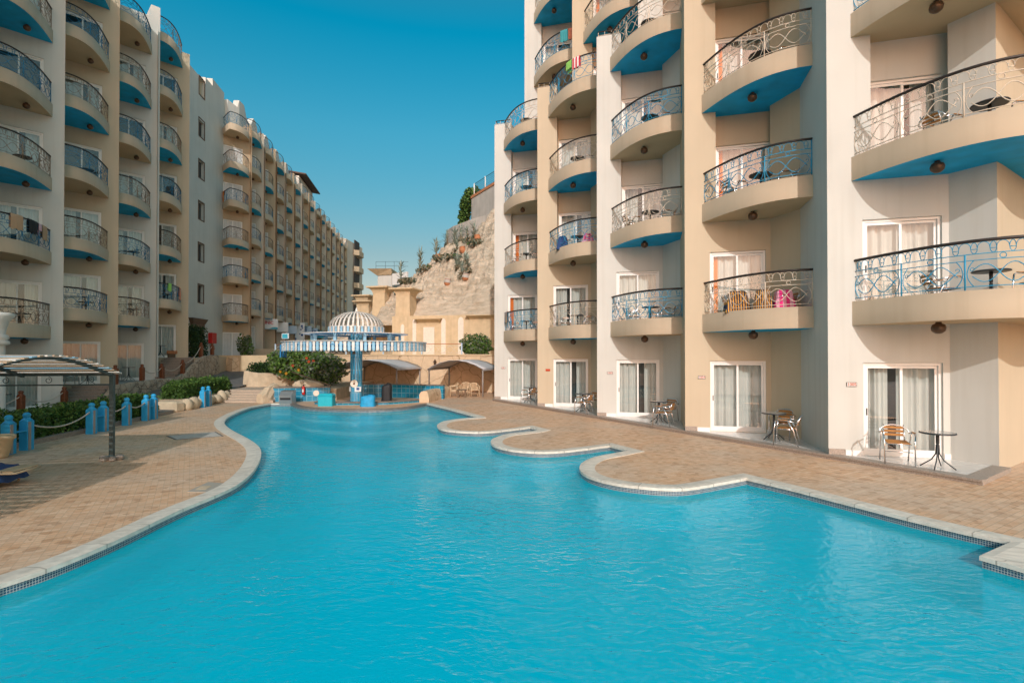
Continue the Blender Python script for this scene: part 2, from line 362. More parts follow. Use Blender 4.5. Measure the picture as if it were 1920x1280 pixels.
T_RED = towel_mat('red_white_cloth', [(.60, .03, .05), (.75, .72, .70)], .5)
T_GREEN = towel_mat('lime_cloth', [(.25, .55, .10), (.28, .60, .14)])
T_PINK = towel_mat('pink_cloth', [(.70, .03, .20), (.72, .35, .45)], .5)
T_BLUE = towel_mat('navy_cloth', [(.02, .06, .18), (.02, .05, .14)])
T_YEL = towel_mat('yellow_blue_towel', [(.55, .33, .10), (.10, .22, .38)], 1.6)

# ------------------------------------------------------------------ mesh builder
class MB:
    def __init__(s): s.v = []; s.f = []; s.m = []; s.sm = []; s.uv = {}; s.M = Matrix.Identity(4)
    def add(s, verts, faces, mi=0, smooth=False, uvs=None):
        o = len(s.v); Mx = s.M
        s.v += [tuple(Mx @ Vector(p)) for p in verts]
        for k, f in enumerate(faces):
            if uvs: s.uv[len(s.f)] = uvs[k]
            s.f.append(tuple(i+o for i in f)); s.m.append(mi); s.sm.append(smooth)
    def box(s, c, d, mi=0, rz=0.0, taper=1.0):
        x, y, z = d[0]/2, d[1]/2, d[2]/2; cr, sr = math.cos(rz), math.sin(rz); vs_ = []
        for dz, k in ((-z, 1), (z, taper)):
            for dx, dy in ((-x, -y), (x, -y), (x, y), (-x, y)):
                a, b = dx*k, dy*k
                vs_.append((c[0]+a*cr-b*sr, c[1]+a*sr+b*cr, c[2]+dz))
        s.add(vs_, [(3, 2, 1, 0), (4, 5, 6, 7), (0, 1, 5, 4), (1, 2, 6, 5), (2, 3, 7, 6), (3, 0, 4, 7)], mi)
    def rbox(s, c, d, mi=0, r=.02, rz=0.0):
        x, y, z = d[0]/2, d[1]/2, d[2]/2; r = min(r, x*.9, y*.9, z*.9); cr, sr = math.cos(rz), math.sin(rz)
        rings = []; verts = []
        for (k, zz) in ((r, -z), (0, -z+r), (0, z-r), (r, z)):
            X, Y = x-k, y-k; q = r
            ring = [(-X+q, -Y), (X-q, -Y), (X, -Y+q), (X, Y-q), (X-q, Y), (-X+q, Y), (-X, Y-q), (-X, -Y+q)]
            st = len(verts)
            for a, b in ring: verts.append((c[0]+a*cr-b*sr, c[1]+a*sr+b*cr, c[2]+zz))
            rings.append(range(st, st+8))
        fs = [tuple(reversed(rings[0])), tuple(rings[3])]
        for a, b in zip(rings, rings[1:]):
            for i in range(8): fs.append((a[i], a[(i+1) % 8], b[(i+1) % 8], b[i]))
        s.add(verts, fs, mi)
    def prism(s, poly, z0, z1, mi=0, mtop=None, mbot=None, top=True, bot=True):
        n = len(poly)
        ar = sum(poly[i][0]*poly[(i+1) % n][1]-poly[(i+1) % n][0]*poly[i][1] for i in range(n))
        if ar < 0: poly = list(reversed(poly))
        v = [(p[0], p[1], z0) for p in poly]+[(p[0], p[1], z1) for p in poly]
        o = len(s.f)
        s.add(v, [(i, (i+1) % n, n+(i+1) % n, n+i) for i in range(n)], mi)
        if top: s.add([(p[0], p[1], z1) for p in poly], [tuple(range(n))], mi if mtop is None else mtop)
        if bot: s.add([(p[0], p[1], z0) for p in poly], [tuple(reversed(range(n)))], mi if mbot is None else mbot)
    def tube(s, pts, r, n=6, mi=0, cap=True, smooth=True, closed=False):
        pts = [Vector(p) for p in pts]; N = len(pts)
        if N < 2: return
        rr = r if isinstance(r, (list, tuple)) else [r]*N
        vs_ = []; up = None
        for i, p in enumerate(pts):
            if closed: d = pts[(i+1) % N]-pts[i-1]
            else: d = pts[min(i+1, N-1)]-pts[max(i-1, 0)]
            if d.length < 1e-9: d = Vector((0, 0, 1))
            d.normalize()
            if up is None: up = Vector((0, 0, 1)) if abs(d.z) < .9 else Vector((1, 0, 0))
            a = d.cross(up)
            if a.length < 1e-6: a = d.cross(Vector((1, 0, .3)))
            a.normalize(); b = a.cross(d).normalized(); up = b
            for k in range(n):
                t = 2*PI*k/n+PI/n
                vs_.append(p+(a*math.cos(t)+b*math.sin(t))*rr[i])
        fs = []
        for i in range(N if closed else N-1):
            j = (i+1) % N
            for k in range(n):
                q = (k+1) % n; fs.append((i*n+k, j*n+k, j*n+q, i*n+q))
        if cap and not closed: fs += [tuple(reversed(range(n)))[::-1], tuple(range((N-1)*n, N*n))[::-1]]
        s.add(vs_, fs, mi, smooth)
    def lathe(s, prof, c=(0, 0, 0), n=16, mi=0, smooth=True, uvscale=None):
        vs_ = []; fs = []; uvs = [] if uvscale else None
        for r, z in prof:
            for k in range(n):
                t = 2*PI*k/n; vs_.append((c[0]+r*math.cos(t), c[1]+r*math.sin(t), c[2]+z))
        for i in range(len(prof)-1):
            for k in range(n):
                q = (k+1) % n; fs.append((i*n+k, i*n+q, (i+1)*n+q, (i+1)*n+k))
                if uvscale:
                    R = max(prof[i][0], .01)*2*PI
                    u0, u1 = k/n*R, (k+1)/n*R; z0, z1 = prof[i][1], prof[i+1][1]
                    uvs.append([(u0, z0), (u1, z0), (u1, z1), (u0, z1)])
        s.add(vs_, fs, mi, smooth, uvs)
        s.add([(c[0]+prof[-1][0]*math.cos(2*PI*k/n), c[1]+prof[-1][0]*math.sin(2*PI*k/n), c[2]+prof[-1][1]) for k in range(n)], [tuple(range(n))], mi)
        s.add([(c[0]+prof[0][0]*math.cos(2*PI*k/n), c[1]+prof[0][0]*math.sin(2*PI*k/n), c[2]+prof[0][1]) for k in range(n)], [tuple(reversed(range(n)))], mi)
    def sphere(s, c, r, mi=0, n=12, m=8, jit=0.0, rnd=random):
        rx, ry, rz = r if isinstance(r, (tuple, list)) else (r, r, r); vs_ = []; fs = []
        for i in range(m+1):
            th = PI*i/m
            for k in range(n):
                ph = 2*PI*k/n; j = 1+jit*(rnd.random()-.5)
                vs_.append((c[0]+rx*j*math.sin(th)*math.cos(ph), c[1]+ry*j*math.sin(th)*math.sin(ph), c[2]+rz*j*math.cos(th)))
        for i in range(m):
            for k in range(n):
                q = (k+1) % n; fs.append((i*n+k, (i+1)*n+k, (i+1)*n+q, i*n+q))
        s.add(vs_, fs, mi, True)
    def quad(s, a, b, c, d, mi=0, uv=None): s.add([a, b, c, d], [(0, 1, 2, 3)], mi, False, [uv] if uv else None)
    def strip(s, pts, z0, z1, mi=0, flip=False, closed=False, u0=0.0):
        """vertical ribbon along plan points, with uv = (arc length, height)"""
        N = len(pts); u = u0; vs_ = []; fs = []; uvs = []
        for i in range(N if closed else N-1):
            p, q = pts[i], pts[(i+1) % N]; d = math.hypot(q[0]-p[0], q[1]-p[1]); o = len(vs_)
            vs_ += [(p[0], p[1], z0), (q[0], q[1], z0), (q[0], q[1], z1), (p[0], p[1], z1)]
            f = (o, o+1, o+2, o+3); w = [(u, z0), (u+d, z0), (u+d, z1), (u, z1)]
            if flip: f = tuple(reversed(f)); w = list(reversed(w))
            fs.append(f); uvs.append(w); u += d
        s.add(vs_, fs, mi, False, uvs)
    def wall(s, x0, x1, z0, z1, ops=(), mi=0, y=0.0, depth=.14):
        """wall face at local y looking to -y, with recessed rectangular openings"""
        xs = sorted({x0, x1, *[o[0] for o in ops], *[o[1] for o in ops]}); zs = sorted({z0, z1, *[o[2] for o in ops], *[o[3] for o in ops]})
        for i in range(len(xs)-1):
            for j in range(len(zs)-1):
                cx, cz = (xs[i]+xs[i+1])/2, (zs[j]+zs[j+1])/2
                if any(o[0] < cx < o[1] and o[2] < cz < o[3] for o in ops): continue
                s.quad((xs[i], y, zs[j]), (xs[i+1], y, zs[j]), (xs[i+1], y, zs[j+1]), (xs[i], y, zs[j+1]), mi)
        for a, b, c, d in ops:
            Y = y+depth
            s.quad((a, y, c), (a, Y, c), (a, Y, d), (a, y, d), mi); s.quad((b, Y, c), (b, y, c), (b, y, d), (b, Y, d), mi)
            s.quad((a, y, d), (a, Y, d), (b, Y, d), (b, y, d), mi); s.quad((a, y, c), (b, y, c), (b, Y, c), (a, Y, c), mi)
    def mesh(s, name, mats, off=(0, 0, 0)):
        me = bpy.data.meshes.new(name)
        me.from_pydata([(p[0]-off[0], p[1]-off[1], p[2]-off[2]) for p in s.v], [], s.f)
        for m_ in mats: me.materials.append(m_)
        me.polygons.foreach_set('material_index', s.m); me.polygons.foreach_set('use_smooth', s.sm)
        if s.uv:
            l = me.uv_layers.new(name='UVMap')
            for pi, w in s.uv.items():
                for li, c in zip(me.polygons[pi].loop_indices, w): l.data[li].uv = c
        me.update(); return me
    def build(s, name, mats, parent=None, world=False, loc=None):
        if not isinstance(mats, (list, tuple)): mats = [mats]
        off = parent.location if (world and parent is not None) else (0, 0, 0)
        if loc is not None and parent is None: off = loc
        o = bpy.data.objects.new(name, s.mesh(name, mats, off)); COL.objects.link(o)
        if parent is not None: o.parent = parent
        elif loc is not None: o.location = loc
        return o

def tag(o, label=None, cat=None, group=None, kind=None):
    if label: o['label'] = label
    if cat: o['category'] = cat
    if group: o['group'] = group
    if kind: o['kind'] = kind
    return o
def empty(name, loc, rz=0, label=None, cat=None, group=None):
    o = bpy.data.objects.new(name, None); COL.objects.link(o); o.empty_display_size = .2
    o.location = loc; o.rotation_euler = (0, 0, rz); return tag(o, label, cat, group)
def link(name, me, parent=None, loc=(0, 0, 0), rz=0):
    o = bpy.data.objects.new(name, me); COL.objects.link(o); o.location = loc; o.rotation_euler = (0, 0, rz)
    if parent: o.parent = parent
    return o
def copy_tree(o, parent=None):
    c = o.copy(); COL.objects.link(c); c.parent = parent
    for ch in o.children: copy_tree(ch, c)
    return c
def dup(o, loc, rz, label, group=None):
    c = copy_tree(o); c.location = loc; c.rotation_euler = (0, 0, rz); c['label'] = label
    if group: c['group'] = group
    return c
def text_mesh(txt, size, mats, depth=.004, name='lettering'):
    cu = bpy.data.curves.new('txt', 'FONT'); cu.body = txt; cu.size = size; cu.extrude = depth; cu.offset = size*.02; cu.align_x = 'CENTER'; cu.align_y = 'CENTER'
    ob = bpy.data.objects.new('txt', cu); COL.objects.link(ob); bpy.context.view_layer.update()
    me = bpy.data.meshes.new_from_object(ob.evaluated_get(bpy.context.evaluated_depsgraph_get())); me.name = name
    bpy.data.objects.remove(ob); bpy.data.curves.remove(cu)
    me.materials.clear(); me.materials.append(mats); return me
def struct(o): o['kind'] = 'structure'; return o
def gp(px, py, z=0.0):
    """ground point under a photo pixel (used for the traced outline of the pool)"""
    Y = (EYE-z)*966/(py-665); return ((px-960)/966*Y, Y)
def catmull(P, n=6, closed=False):
    out = []; N = len(P)
    for i in range(N if closed else N-1):
        p0 = P[(i-1) % N] if closed or i else P[0]; p1 = P[i]; p2 = P[(i+1) % N]; p3 = P[(i+2) % N] if closed or i+2 < N else P[-1]
        for k in range(n):
            t = k/n
            out.append(tuple(.5*((2*p1[a])+(-p0[a]+p2[a])*t+(2*p0[a]-5*p1[a]+4*p2[a]-p3[a])*t*t+(-p0[a]+3*p1[a]-3*p2[a]+p3[a])*t**3) for a in range(len(p1))))
    if not closed: out.append(tuple(P[-1]))
    return out

# ------------------------------------------------------------------ pool and decks
def seg(px): return [gp(x, y) for x, y in px]
pool = []
left_px = [(0, 1096), (104, 1061), (216, 1014), (334, 958), (406, 928), (446, 908), (474, 883), (487, 858), (485, 840), (467, 825), (437, 809), (422, 798), (420, 790), (428, 782), (446, 773), (471, 764), (508, 757)]
bar_px = [(545, 757), (560, 762), (600, 766), (690, 768), (760, 764), (800, 757)]
s1 = [(803, 757.5), (843, 767), (894, 781)]
s2 = [(896, 782.5), (862, 785.5), (834, 790), (822.5, 796), (822.5, 801), (832, 805.5), (855, 808.8), (892, 810.5), (920, 809.5), (955, 806), (994, 801)]
s3 = [(1013, 806), (1000, 808.7), (955, 813.7), (930, 821), (922.5, 827.5), (926, 834), (942, 840), (970, 845), (1005, 847.5), (1042, 847), (1080, 843.5), (1144, 835.5)]
s4 = [(1180, 845), (1155, 850), (1117, 857.5), (1095, 867.5), (1089, 877.5), (1095, 887.5), (1117, 897.5), (1155, 906.5), (1205, 913), (1250, 916), (1290, 915), (1345, 906), (1399, 896)]
s5 = [(1401, 896.5), (1488, 917), (1594, 944), (1700, 971), (1807, 996.5), (1898, 1017)]
s6 = [(1839, 1044), (1920, 1067), (2040, 1101)]
for px, sm in ((left_px, 1), (bar_px, 1), (s1, 0), (s2, 1), (s3, 1), (s4, 1), (s5, 0), (s6, 0)):
    pts = seg(px); pool += catmull(pts, 5) if sm else pts
LP0, LP1 = pool[0], pool[-1]
pool = [(-5.7, -1.7), (-5.45, 0.0)] + pool + [(9.5, 2.5), (9.5, -1.7)]
NB = 2+0
def offset_poly(poly, d):
    out = []; n = len(poly)
    for i in range(n):
        p0, p1, p2 = Vector(poly[i-1]), Vector(poly[i]), Vector(poly[(i+1) % n])
        a = (p1-p0); b = (p2-p1)
        if a.length < 1e-6: a = b
        if b.length < 1e-6: b = a
        a.normalize(); b.normalize()
        na = Vector((-a.y, a.x)); nb = Vector((-b.y, b.x)); m_ = na+nb
        if m_.length < .2: m_ = na
        m_.normalize(); k = max(m_.dot(na), .45)
        q = p1+m_*(d/k); out.append((q.x, q.y))
    return out
# pool runs left side up, over the far end and back down the right: interior on the right hand, so outward is +normal
cop = offset_poly(pool, .29)
def ccw(p):
    p = list(p); a = sum(p[i-1][0]*p[i][1]-p[i][0]*p[i-1][1] for i in range(len(p)))
    return p if a > 0 else p[::-1]
def cdt_sheet(name, outer, hole, z, mats, holes=None):
    outer = ccw(outer); hole = ccw(hole) if hole else None
    vs_ = [Vector(p) for p in outer]; fs = [list(range(len(outer)))]
    for hp in ([hole] if hole else [])+(holes or []):
        o = len(vs_); vs_ += [Vector(p) for p in hp]; fs.append(list(range(o, o+len(hp))))
    r = delaunay_2d_cdt(vs_, [], fs, 1, 1e-4)
    faces = [f for f, og in zip(r[2], r[5]) if 0 in og and not any(k in og for k in range(1, len(fs)))]
    mb = MB(); mb.add([(p[0], p[1], z) for p in r[0]], [tuple(f) for f in faces], 0)
    o = mb.build(name, mats)
    bm = bmesh.new(); bm.from_mesh(o.data); bmesh.ops.recalc_face_normals(bm, faces=bm.faces)
    if bm.faces and sum(f.normal.z for f in bm.faces) < 0: bmesh.ops.reverse_faces(bm, faces=bm.faces)
    bm.to_mesh(o.data); bm.free()
    return o
def Lp(Z, t): return (-16.17-.153*Z+t, Z)       # plan point t metres to the right of the left blocks' front line
deck_outer = [(-40, -30), (40, -30), (40, 60), (-8, 60), (-8.5, 36), (-12, 34), (-12.2, 27.2), (-14.6, 27.2), Lp(26, 5.2), Lp(20, 5.2), Lp(8, 5.2), (-40, 7)]
struct(cdt_sheet('pool_deck', deck_outer, cop, 0.0, M['deck']))
struct(cdt_sheet('ground', [(-400, -300), (400, -300), (400, 900), (-400, 900)], offset_poly(pool, .15), -.012, M['ground']))
struct(cdt_sheet('pool_floor', offset_poly(pool, .02), None, -.72, M['poolfloor']))
struct(cdt_sheet('pool_water', pool, None, -.12, M['water']))
mb = MB()
nC = len(pool); edges = []
vs_ = []; fs = []
PR = []       # coping section: rounded nose over the pool edge
for i in range(nC):
    a, b = Vector(pool[i]), Vector(cop[i]); n = (b-a)
    a2 = a-n.normalized()*.03 if n.length else a
    vs_ += [(b.x, b.y, -.02), (b.x, b.y, .012), (a.x+n.x*.25, a.y+n.y*.25, .03), (a2.x, a2.y, .022), (a2.x, a2.y, -.03), (a.x, a.y, -.035)]
for i in range(nC):
    j = (i+1) % nC
    for k in range(5): fs.append((i*6+k, j*6+k, j*6+k+1, i*6+k+1))
n_bar0 = 2+len(catmull(seg(left_px), 5)); n_bar1 = n_bar0+len(catmull(seg(bar_px), 5))
acc = [0.0]
for i in range(nC): acc.append(acc[-1]+math.dist(pool[i], pool[(i+1) % nC]))
uvs = []
for i in range(nC):
    for k in range(5): uvs.append([(acc[i], k*.1+1), (acc[i+1], k*.1+1), (acc[i+1], k*.1+1.1), (acc[i], k*.1+1.1)])
mb.add(vs_, fs, 0, False, uvs)
for q in range(len(mb.f)):
    i = q//5
    if n_bar0 <= i < n_bar1-1: mb.m[q] = 1
struct(mb.build('pool_coping', [M['coping'], M['coping_dark']]))
mb = MB(); mb.strip(pool, -.27, -.03, 0, closed=True); mb.strip(pool, -.74, -.27, 1, closed=True)
struct(mb.build('pool_wall', [M['mosaic'], M['poolwall']]))

# ------------------------------------------------------------------ shared apartment parts
DW, DH = 1.55, 2.12
def curtain_mb(x0, x1, z0, z1, y, waves, amp=.035, mi=0, ph=0.0):
    mb = MB(); n = max(8, int(waves*6)); vs_ = []; fs = []
    for i in range(n+1):
        t = i/n; x = x0+(x1-x0)*t; tt = t+.05*math.sin(t*7+ph*3)+.03*math.sin(t*13+ph); yy = y+amp*(.6+.5*math.sin(t*4.3+ph*5))*math.sin(tt*waves*2*PI+ph)+amp*.5*math.sin(t*waves*3.7+ph*2)
        vs_ += [(x, yy, z0), (x, yy-.01*math.sin(t*9), z1)]
    for i in range(n): fs.append((2*i, 2*i+2, 2*i+3, 2*i+1))
    mb.add(vs_, fs, mi, True); return mb
def door_frame_mb():
    mb = MB(); W, H = DW, DH; F = .06
    for x in (F/2, W-F/2): mb.box((x, .10, H/2), (F, .09, H))
    mb.box((W/2, .10, H-F/2), (W-2*F, .088, F)); mb.box((W/2, .10, .035), (W-2*F, .088, .07))
    # sliding leaves
    for x0, x1, y in ((F, W/2+.03, .085), (W/2-.03, W-F, .115)):
        for x in (x0+.028, x1-.028): mb.box((x, y, H/2), (.056, .028, H-2*F-.012))
        mb.box(((x0+x1)/2, y, H-F-.036), (x1-x0-.112, .027, .06)); mb.box(((x0+x1)/2, y, .112), (x1-x0-.112, .027, .085))
    mb.box((F+.028, .066, H*.47), (.022, .014, .16), 1)
    # dark room behind
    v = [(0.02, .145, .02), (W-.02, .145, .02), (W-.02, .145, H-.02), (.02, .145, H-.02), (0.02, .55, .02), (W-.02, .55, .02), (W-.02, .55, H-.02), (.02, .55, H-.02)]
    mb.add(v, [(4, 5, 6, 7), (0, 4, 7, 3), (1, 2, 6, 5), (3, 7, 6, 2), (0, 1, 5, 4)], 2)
    return mb
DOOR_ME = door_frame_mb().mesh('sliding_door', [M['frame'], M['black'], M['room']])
gm = MB(); gm.quad((.116, .085, .155), (DW/2-.026, .085, .155), (DW/2-.026, .085, DH-.126), (.116, .085, DH-.126)); PANE_A = gm.mesh('glass_pane', [M['glass']])
gm = MB(); gm.quad((DW/2+.026, .115, .155), (DW-.116, .115, .155), (DW-.116, .115, DH-.126), (DW/2+.026, .115, DH-.126)); PANE_B = gm.mesh('glass_pane', [M['glass']])
CUR = [curtain_mb(.06, .80, .06, DH-.06, .27, 5, .035).mesh('curtain', [M['curtain']]), curtain_mb(.76, DW-.06, .06, DH-.06, .27, 4.4, .04, ph=1).mesh('curtain', [M['curtain']]),
       curtain_mb(.06, .58, .06, DH-.06, .27, 6, .05).mesh('curtain', [M['curtain']]), curtain_mb(1.0, DW-.06, .06, DH-.06, .27, 5, .05, ph=2).mesh('curtain', [M['curtain']]),
       curtain_mb(.06, .26, .06, DH-.06, .235, 2.2, .03).mesh('curtain', [M['orange_curtain']])]
def door(parent, Mw, x0, z0, style=0):
    """Mw = world matrix of the wall frame; parent has no rotation"""
    p = Mw @ Vector((x0, 0, z0)); rz = Mw.to_euler().z
    d = link('sliding_door', DOOR_ME, parent, p-parent.location, rz)
    link('glass_pane', PANE_A, d); link('glass_pane', PANE_B, d)
    if style in (0, 3): link('curtain', CUR[0], d); link('curtain', CUR[1], d)
    elif style == 1: link('curtain', CUR[2], d); link('curtain', CUR[1], d)
    elif style == 2: link('curtain', CUR[0], d); link('curtain', CUR[3], d)
    if style == 3: link('curtain', CUR[4], d)
    return d

class Curve:
    def __init__(s, pts):
        s.p = [Vector((a, b)) for a, b in pts]; s.l = [0]
        for a, b in zip(s.p, s.p[1:]): s.l.append(s.l[-1]+(b-a).length)
        s.L = s.l[-1]
    def at(s, u):
        u = min(max(u, 0), s.L)
        for i in range(len(s.l)-1):
            if u <= s.l[i+1] or i == len(s.l)-2:
                w = s.l[i+1]-s.l[i]; t = (u-s.l[i])/w if w else 0
                return s.p[i].lerp(s.p[i+1], t)
def inset(pts, d):
    out = []
    for i in range(len(pts)):
        a = Vector(pts[max(i-1, 0)]); b = Vector(pts[min(i+1, len(pts)-1)]); t = (b-a).normalized()
        out.append((pts[i][0]-t.y*d, pts[i][1]+t.x*d))
    return out
RZ = .55          # top of fascia above slab bottom
def railing_mb(cv, detail=2):
    mb = MB(); H = .92; r = .0105 if detail > 1 else .013
    def P(s_, h_): q = cv.at(s_); return (q.x, q.y, RZ+h_)
    n = max(10, int(cv.L/.16)); ss = [cv.L*i/n for i in range(n+1)]
    mb.tube([P(s_, H+.02) for s_ in ss], .032, 6, 1)
    ns = 4 if detail > 1 else 3
    for h_ in (.69, .57, .07): mb.tube([P(s_, h_) for s_ in ss], r, ns, 0)
    U = max(1, round(cv.L/1.12)); ul = cv.L/U
    for k in range(U+1):
        s_ = min(max(k*ul, .015), cv.L-.015)
        mb.tube([P(s_, -.02), P(s_, .69 if 0 < k < U else H)], r*1.5, 4, 0)
    if detail > 1:
        npz = max(3, round(cv.L/.27)); p = cv.L/npz
        for k in range(npz):
            c = (k+.5)*p
            mb.tube([P(c+.048*math.cos(t), .80+.105*math.sin(t)) for t in [2*PI*i/10 for i in range(10)]], r*.8, 3, 0, closed=True)
            mb.tube([P(c-.044, .78), P(c+.044, .78)], r*.8, 3, 0)
            if k < npz-1: mb.tube([P(c+p/2-(p/2-.048)*math.cos(t), .80+.11*math.sin(t)) for t in [PI*i/8 for i in range(9)]], r*.8, 3, 0)
    N = 16 if detail > 1 else 8
    for k in range(U):
        s0 = k*ul; c = s0+ul/2
        if detail > 1:
            mb.tube([P(c+.05*math.cos(t), .63+.05*math.sin(t)) for t in [2*PI*i/10 for i in range(10)]], r*.9, 3, 0, closed=True)
            for sg in (-1, 1):
                x = s0 if sg > 0 else s0+ul
                mb.tube([P(x+sg*(.03+.11*(2*i/8-1)**2*.9), .07+.5*i/8) for i in range(9)], r*.9, 3, 0)
        for sg in (-1, 1):
            pts = []
            for i in range(N+1):
                t = i/N; x = s0+ul*(.10+.80*t)
                pts.append(P(x, .32+sg*.2*math.sin(2*PI*t*1.0+.35)*(1-.25*abs(2*t-1))))
            mb.tube(pts, r, ns, 0)
            if detail > 1:
                e = s0+ul*(.10 if sg > 0 else .90)
                mb.tube([P(e+sg*(.03*math.cos(t)), .40+.035*math.sin(t)) for t in [PI*1.5*i/7 for i in range(8)]], r*.8, 3, 0)
    return mb
def balcony_mb(pts, back):
    """slab with raised rim; pts = outer curve, back = points inside the wall. mats: fascia, soffit, floor"""
    mb = MB(); inn = inset(pts, .12)
    n = len(pts); v = []; fs = []
    for p, q in zip(pts, inn): v += [(p[0], p[1], 0), (p[0], p[1], RZ), (q[0], q[1], RZ), (q[0], q[1], .26)]
    for i in range(n-1):
        for k in range(3): fs.append((i*4+k, (i+1)*4+k, (i+1)*4+k+1, i*4+k+1))
    mb.add(v, fs, 0, True)
    mb.add([(p[0], p[1], 0) for p in list(pts)+back], [tuple(range(n+len(back)))], 1)
    mb.add([(p[0], p[1], .26) for p in inn+back], [tuple(range(n+len(back)))], 2)
    return mb
def fix_normals(me):
    bm = bmesh.new(); bm.from_mesh(me); bmesh.ops.recalc_face_normals(bm, faces=bm.faces); bm.to_mesh(me); bm.free(); return me
LAMP = MB(); LAMP.lathe([(.05, 0), (.055, -.03), (.11, -.06), (.13, -.12), (.115, -.19), (.06, -.235), (.02, -.245)], n=12); LAMP_ME = LAMP.mesh('ceiling_lamp', [M['lamp']])
class BalType:
    def __init__(s, pts, back, lamp_xy, detail=2, rails=('rail_blue', 'rail_tan')):
        s.cv = Curve(inset(pts, .06)); s.lamp = lamp_xy
        mb = balcony_mb(pts, back)
        s.slab = {True: mb.mesh('balcony', [M['fascia'], M['soffit_blue'], M['fascia']]), False: mb.mesh('balcony', [M['fascia'], M['soffit_tan'], M['fascia']])}
        rm = railing_mb(s.cv, detail)
        s.rail = {True: rm.mesh('railing', [M[rails[0]], M['handrail']]), False: rm.mesh('railing', [M[rails[1]], M['handrail']])}
    def place(s, parent, Mw, z, blue_soffit, blue_rail, lamp=True, rail=True):
        p = Mw @ Vector((0, 0, 0)); rz = Mw.to_euler().z
        b = link('balcony', s.slab[blue_soffit], parent, Vector((p.x, p.y, z))-parent.location, rz)
        if rail: link('railing', s.rail[blue_rail], b)
        if lamp: link('ceiling_lamp', LAMP_ME, b, (s.lamp[0], s.lamp[1], 0))
        return b
def ell(cx, rx, ry, t0, t1, n):
    return [(cx-rx*math.cos(t0+(t1-t0)*i/n), -ry*math.sin(t0+(t1-t0)*i/n)) for i in range(n+1)]
def bez(P, n):
    out = []
    for i in range(n+1):
        t = i/n; a, b, c, d = (1-t)**3, 3*t*(1-t)**2, 3*t*t*(1-t), t**3
        out.append(tuple(a*P[0][k]+b*P[1][k]+c*P[2][k]+d*P[3][k] for k in (0, 1)))
    return out
def frame(x, y, rz, z=0.0): return Matrix.Translation((x, y, z)) @ Matrix.Rotation(rz, 4, 'Z')

# ------------------------------------------------------------------ right apartment block
RS = (2.07, -3.75); R5 = (7.36, 12.0); RR = math.atan2(-.255, .967)
def RC(i): return (R5[0]-(5-i)*RS[0], R5[1]-(5-i)*RS[1])
RF1, RFH = 3.08, 3.33
def RFb(k): return RF1+RFH*(k-1)
SH = (1.58, 0.0)
right = empty('apartment_building', (6.0, 20.0, 0), 0, 'cream and tan stepped apartment block right of the pool with curved balconies', 'building')
CURVE_R = bez([(.5, 0), (1.08, -1.02), (1.72, -2.10), (2.96, -2.05)], 20)
BT_R = BalType(CURVE_R, [(3.05, -2.05), (3.05, .7), (.5, .7)], (1.75, -.95))
arc5 = CURVE_R+[(5.92-p[0], p[1]) for p in reversed(CURVE_R[:-1])]
BT_R5 = BalType(arc5+[(5.42, .8), (5.42, 2.0)], [(5.0, 2.4), (2.96, .9), (.5, .7)], (1.75, -.95))
FR = {}
